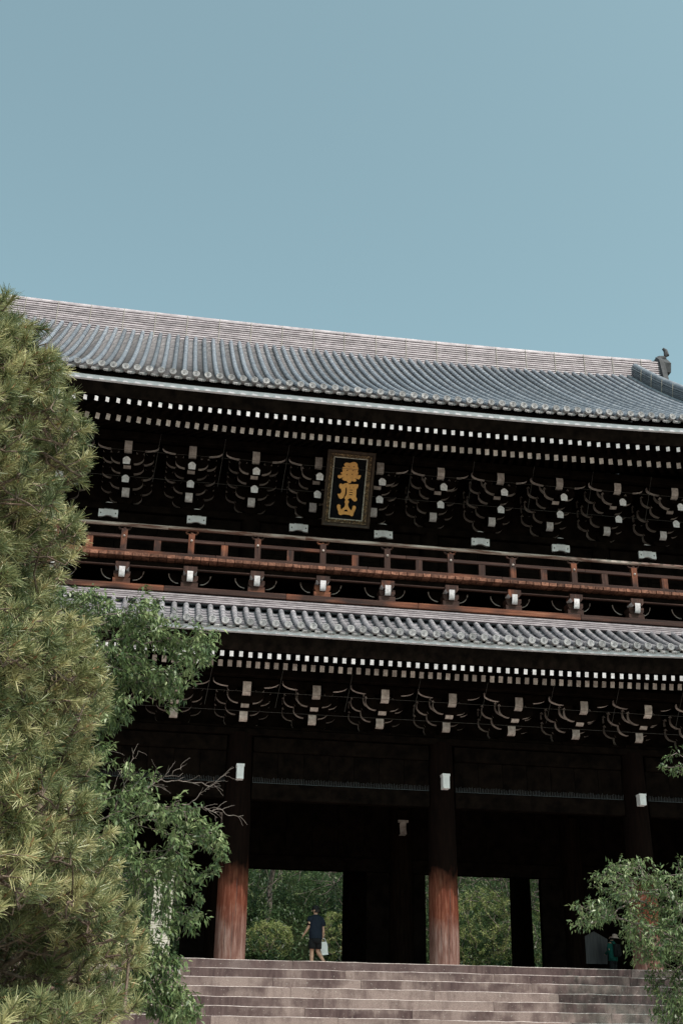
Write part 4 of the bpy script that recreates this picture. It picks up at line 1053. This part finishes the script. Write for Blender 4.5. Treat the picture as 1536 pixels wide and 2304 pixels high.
def broad_tree(name, label, cat, base, trunk, sets, leafmat, size, per, spread, droop, r1=.0035, bare=None, group=None, w=.35, p=.45, maxr=.25):
    t = empty(name, base); tag(t, label, cat, group)
    P = np.vstack(sets); tr_ = np.array(trunk, float)
    d = np.vstack([P]+([bare] if bare is not None else [])); leafy = np.r_[np.ones(len(P)), np.zeros(len(d)-len(P))]
    root = tr_[-1]; pts, par, cnt, order = skeleton(d, root, w); leafy = leafy[order]
    # prepend trunk
    k = len(tr_); allp = np.vstack([tr_[:-1], pts]); par2 = np.r_[np.maximum(np.arange(-1, k-2), 0), [max(k-2,0)], par[1:]+k-1].astype(int)
    c2 = np.ones(len(allp))
    for i in range(len(allp)-1, 0, -1): c2[par2[i]] += c2[i]
    V, F = wood_from(allp, par2, c2, r1, p, maxr, .07)
    link('trunk', np_mesh('trunk', V-np.array(base), F, M['twig'], smooth=True), t)
    pp = pts[1:][leafy > .5]; dd = unit(pp-pts[par[1:]][leafy > .5]+rng.normal(0,.05,pp.shape))
    V, F, ti = leaves(pp, dd, per, size, spread, droop)
    o = link('crown', np_mesh('crown', V-np.array(base), F, leafmat, ti), t); tag(o, kind='stuff')
    return t
# left broadleaf tree behind the pine
LA = [(-6.95,2.75),(-6.3,2.66),(-5.81,2.71),(-5.5,2.50),(-5.30,2.30),(-4.99,2.42),(-5.02,2.05),(-5.25,1.80),(-5.38,1.58),(-5.85,1.45),(-6.2,1.2),(-7.0,.9)]
LB = [(-6.6,1.05),(-6.1,1.0),(-5.75,.78),(-5.16,.58),(-5.0,.25),(-4.81,.16),(-4.79,-.16),(-5.06,-.34),(-5.4,-.25),(-6.2,-.4)]
LC = [(-5.7,-.2),(-5.34,-.24),(-4.94,-.43),(-5.03,-.80),(-5.30,-.85),(-5.7,-.9)]
LD = [(-5.9,-.9),(-5.5,-.9),(-5.14,-1.08),(-5.22,-1.28),(-4.86,-1.60),(-5.23,-1.67),(-5.6,-1.5)]
def bare_sprays(starts, Y):
    out_ = []
    for (x0,z0,x1,z1,n) in starts:
        a = np.array([x0,Y,z0]); b_ = np.array([x1,Y-.1,z1]); L = np.linalg.norm(b_-a)
        for i in range(1, 13): out_.append(a+(b_-a)*i/12+rng.normal(0,.012,3))
        for q in range(n):
            t_ = rng.uniform(.2,1); s0 = a+(b_-a)*t_; dv = unit((b_-a)/L+rng.normal(0,.75,3)*np.array([1,.5,1])); l2 = rng.uniform(.10,.30)*(1.2-t_*.5)
            for i in range(1,5): out_.append(s0+dv*l2*i/4+np.array([0,0,-.012*i*i*.3]))
    return np.array(out_)
bare = bare_sprays([(-5.75,.45,-4.60,.34,26),(-5.2,.42,-4.78,.80,16),(-5.75,.5,-5.22,.88,14),(-5.9,.5,-5.80,1.0,12)], -22)
guide = np.array([(-6.85+.12*q, -22.1, 2.0+.03*q) for q in range(8)])
broad_tree('cherry_tree', 'taller leafy broadleaf tree behind the pine whose spray covers the lower roof corner', 'tree', (-7.2,-22.3,-3.42),
   [(-7.2,-22.3,-3.42),(-7.15,-22.3,-1.8),(-7.25,-22.2,-.2),(-7.15,-22.1,1.2),(-6.95,-22.1,1.95)], [sample_poly(LA, 700, -22, .45, .05, 13)], M['leaf'], .080, 16, .085, .75, .0018, guide, maxr=.035, p=.36, w=.5)
broad_tree('cherry_tree', 'lower leafy broadleaf tree with bare twig ends between the pine and the first column', 'tree', (-7.6,-22,-3.42),
   [(-7.6,-22,-3.42),(-7.55,-22,-2.2),(-7.4,-22,-1.0),(-7.0,-22,-.2),(-6.5,-22,.1)], [sample_poly(LB, 350, -22, .4, .05, 13), sample_poly(LC, 85, -22, .25, .055), sample_poly(LD, 200, -22, .25, .045)], M['leaf'], .080, 16, .085, .75, .0014, bare, maxr=.026, p=.33, w=.5)
# right broadleaf tree: low boughs reach into the picture, crown shades the steps
RC = [(4.2,-.9),(6.0,-.6),(6.0,-2.6),(4.45,-2.6),(4.3,-1.5)]
RA = [(2.48,.95),(2.9,.98),(3.3,1.35),(3.71,1.52),(4.3,1.45),(5.1,1.62),(5.9,1.6),(6.1,-2.0),(4.75,-2.0),(4.35,-1.35),(4.45,-1.0),(4.30,-.62),(4.0,-.30),(3.75,-.1),(3.55,.50),(3.2,.30),(2.75,.18),(2.85,.6)]
RB = [(4.75,3.55),(5.2,3.75),(6.0,3.9),(6.0,3.1),(5.1,3.2),(4.72,3.28)]
S = [sample_poly(RA, 900, -12, .7, .075, 6), sample_poly(RB, 40, -12, .25, .10), sample_poly(RC, 160, -12, .4, .08), sample_poly([(3.9,.9),(6,1.2),(6,-2),(4.65,-2),(4.4,-.5),(4.0,.1)], 480, -11.3, .4, .07), sample_ell((10.4,-8.9,6.2),(2.9,2.6,2.6), 2300), sample_ell((9.6,-10.0,2.2),(1.9,1.9,2.2), 300)]
broad_tree('cherry_tree', 'leafy broadleaf tree reaching in from the right over the stone steps', 'tree', (9.6,-10.6,-3.42),
   [(9.6,-10.6,-3.42),(9.5,-10.6,-2.0),(9.4,-10.5,-.6),(9.4,-10.4,.6)], S, M['leaf'], .105, 11, .12, .7, .0038, p=.42, maxr=.2)
# undergrowth covering the slope behind the gate
P = []
for _ in range(5200):
    x = rng.uniform(-14, 24); y = 23.5+rng.random()**1.4*28; P.append((x, y, hgt(x,y)+rng.uniform(.0,1.6)*min(1,(y-22)/4)))
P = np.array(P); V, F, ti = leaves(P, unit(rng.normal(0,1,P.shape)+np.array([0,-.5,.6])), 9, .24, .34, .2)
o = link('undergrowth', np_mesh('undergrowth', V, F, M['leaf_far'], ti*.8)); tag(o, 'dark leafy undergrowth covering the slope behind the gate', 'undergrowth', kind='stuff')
# forest behind the gate
k = 0
M['hill'].node_tree.nodes['Principled BSDF'].inputs['Specular IOR Level'].default_value = 0
for (x, y, h, r, lab) in ((-2.6,26.5,7.5,2.3,'shaded green tree seen through the left gate opening behind the walking person'),
                     (6.9,26.8,8,2.3,'broad green tree between the two gate openings'),
                     (9.2,32,9.5,3.2,'dark green tree with pale branches in the right gate opening'),
                     (13.8,27,8,3.2,'green tree seen through the narrow slit right of the dark back column'),
                     (1.3,33,11,3.8,'tall dark tree furthest back in the left opening'),(7.0,34,13,4,'tall dark tree behind the right opening'),(12.5,35,12,4.2,'tall dark tree behind the round bush'),(-5.0,31,10,3.6,'dark tree mostly hidden by the left lit column')):
    z0 = hgt(x,y)-.1
    P = np.vstack([sample_ell((x+rng.uniform(-.7,.7)*r*.6, y+rng.uniform(-.8,.3)*r*.5, z0+h*f), (r*rng.uniform(.6,.95), r*.7, h*.2), 110, .2) for f in (.22,.35,.48,.62,.75,.88)])
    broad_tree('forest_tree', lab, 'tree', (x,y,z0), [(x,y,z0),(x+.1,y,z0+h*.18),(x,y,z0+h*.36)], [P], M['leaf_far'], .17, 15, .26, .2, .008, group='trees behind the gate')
def bush(x, y, rx, ry, h, lab, mat, n=420, size=.11):
    z0 = hgt(x,y); P = sample_ell((x,y,z0+h*.5), (rx,ry,h*.52), n, .45)
    broad_tree('bush', lab, 'bush', (x,y,z0-.1), [(x,y,z0-.1),(x,y,z0+.2),(x,y,z0+.35)], [P], mat, size, 22, .16, .1, .005, w=.5)
bush(11.7, 26.6, 2.0, 1.5, 3.9, 'rounded yellow-green bush in the right gate opening', M['leaf_bush'], 560)
bush(14.9, 27.4, 1.0, 1.0, 3.2, 'bright green bush in the narrow slit beside the back column', M['leaf_bush'], 220)
bush(4.4, 27.0, 1.1, .9, 2.3, 'light green bush right of the walking person behind the gate', M['leaf_bush'], 200)
bush(.9, 27.0, 1.2, .9, 1.7, 'light green bush left of the walking person behind the gate', M['leaf_bush'], 190)
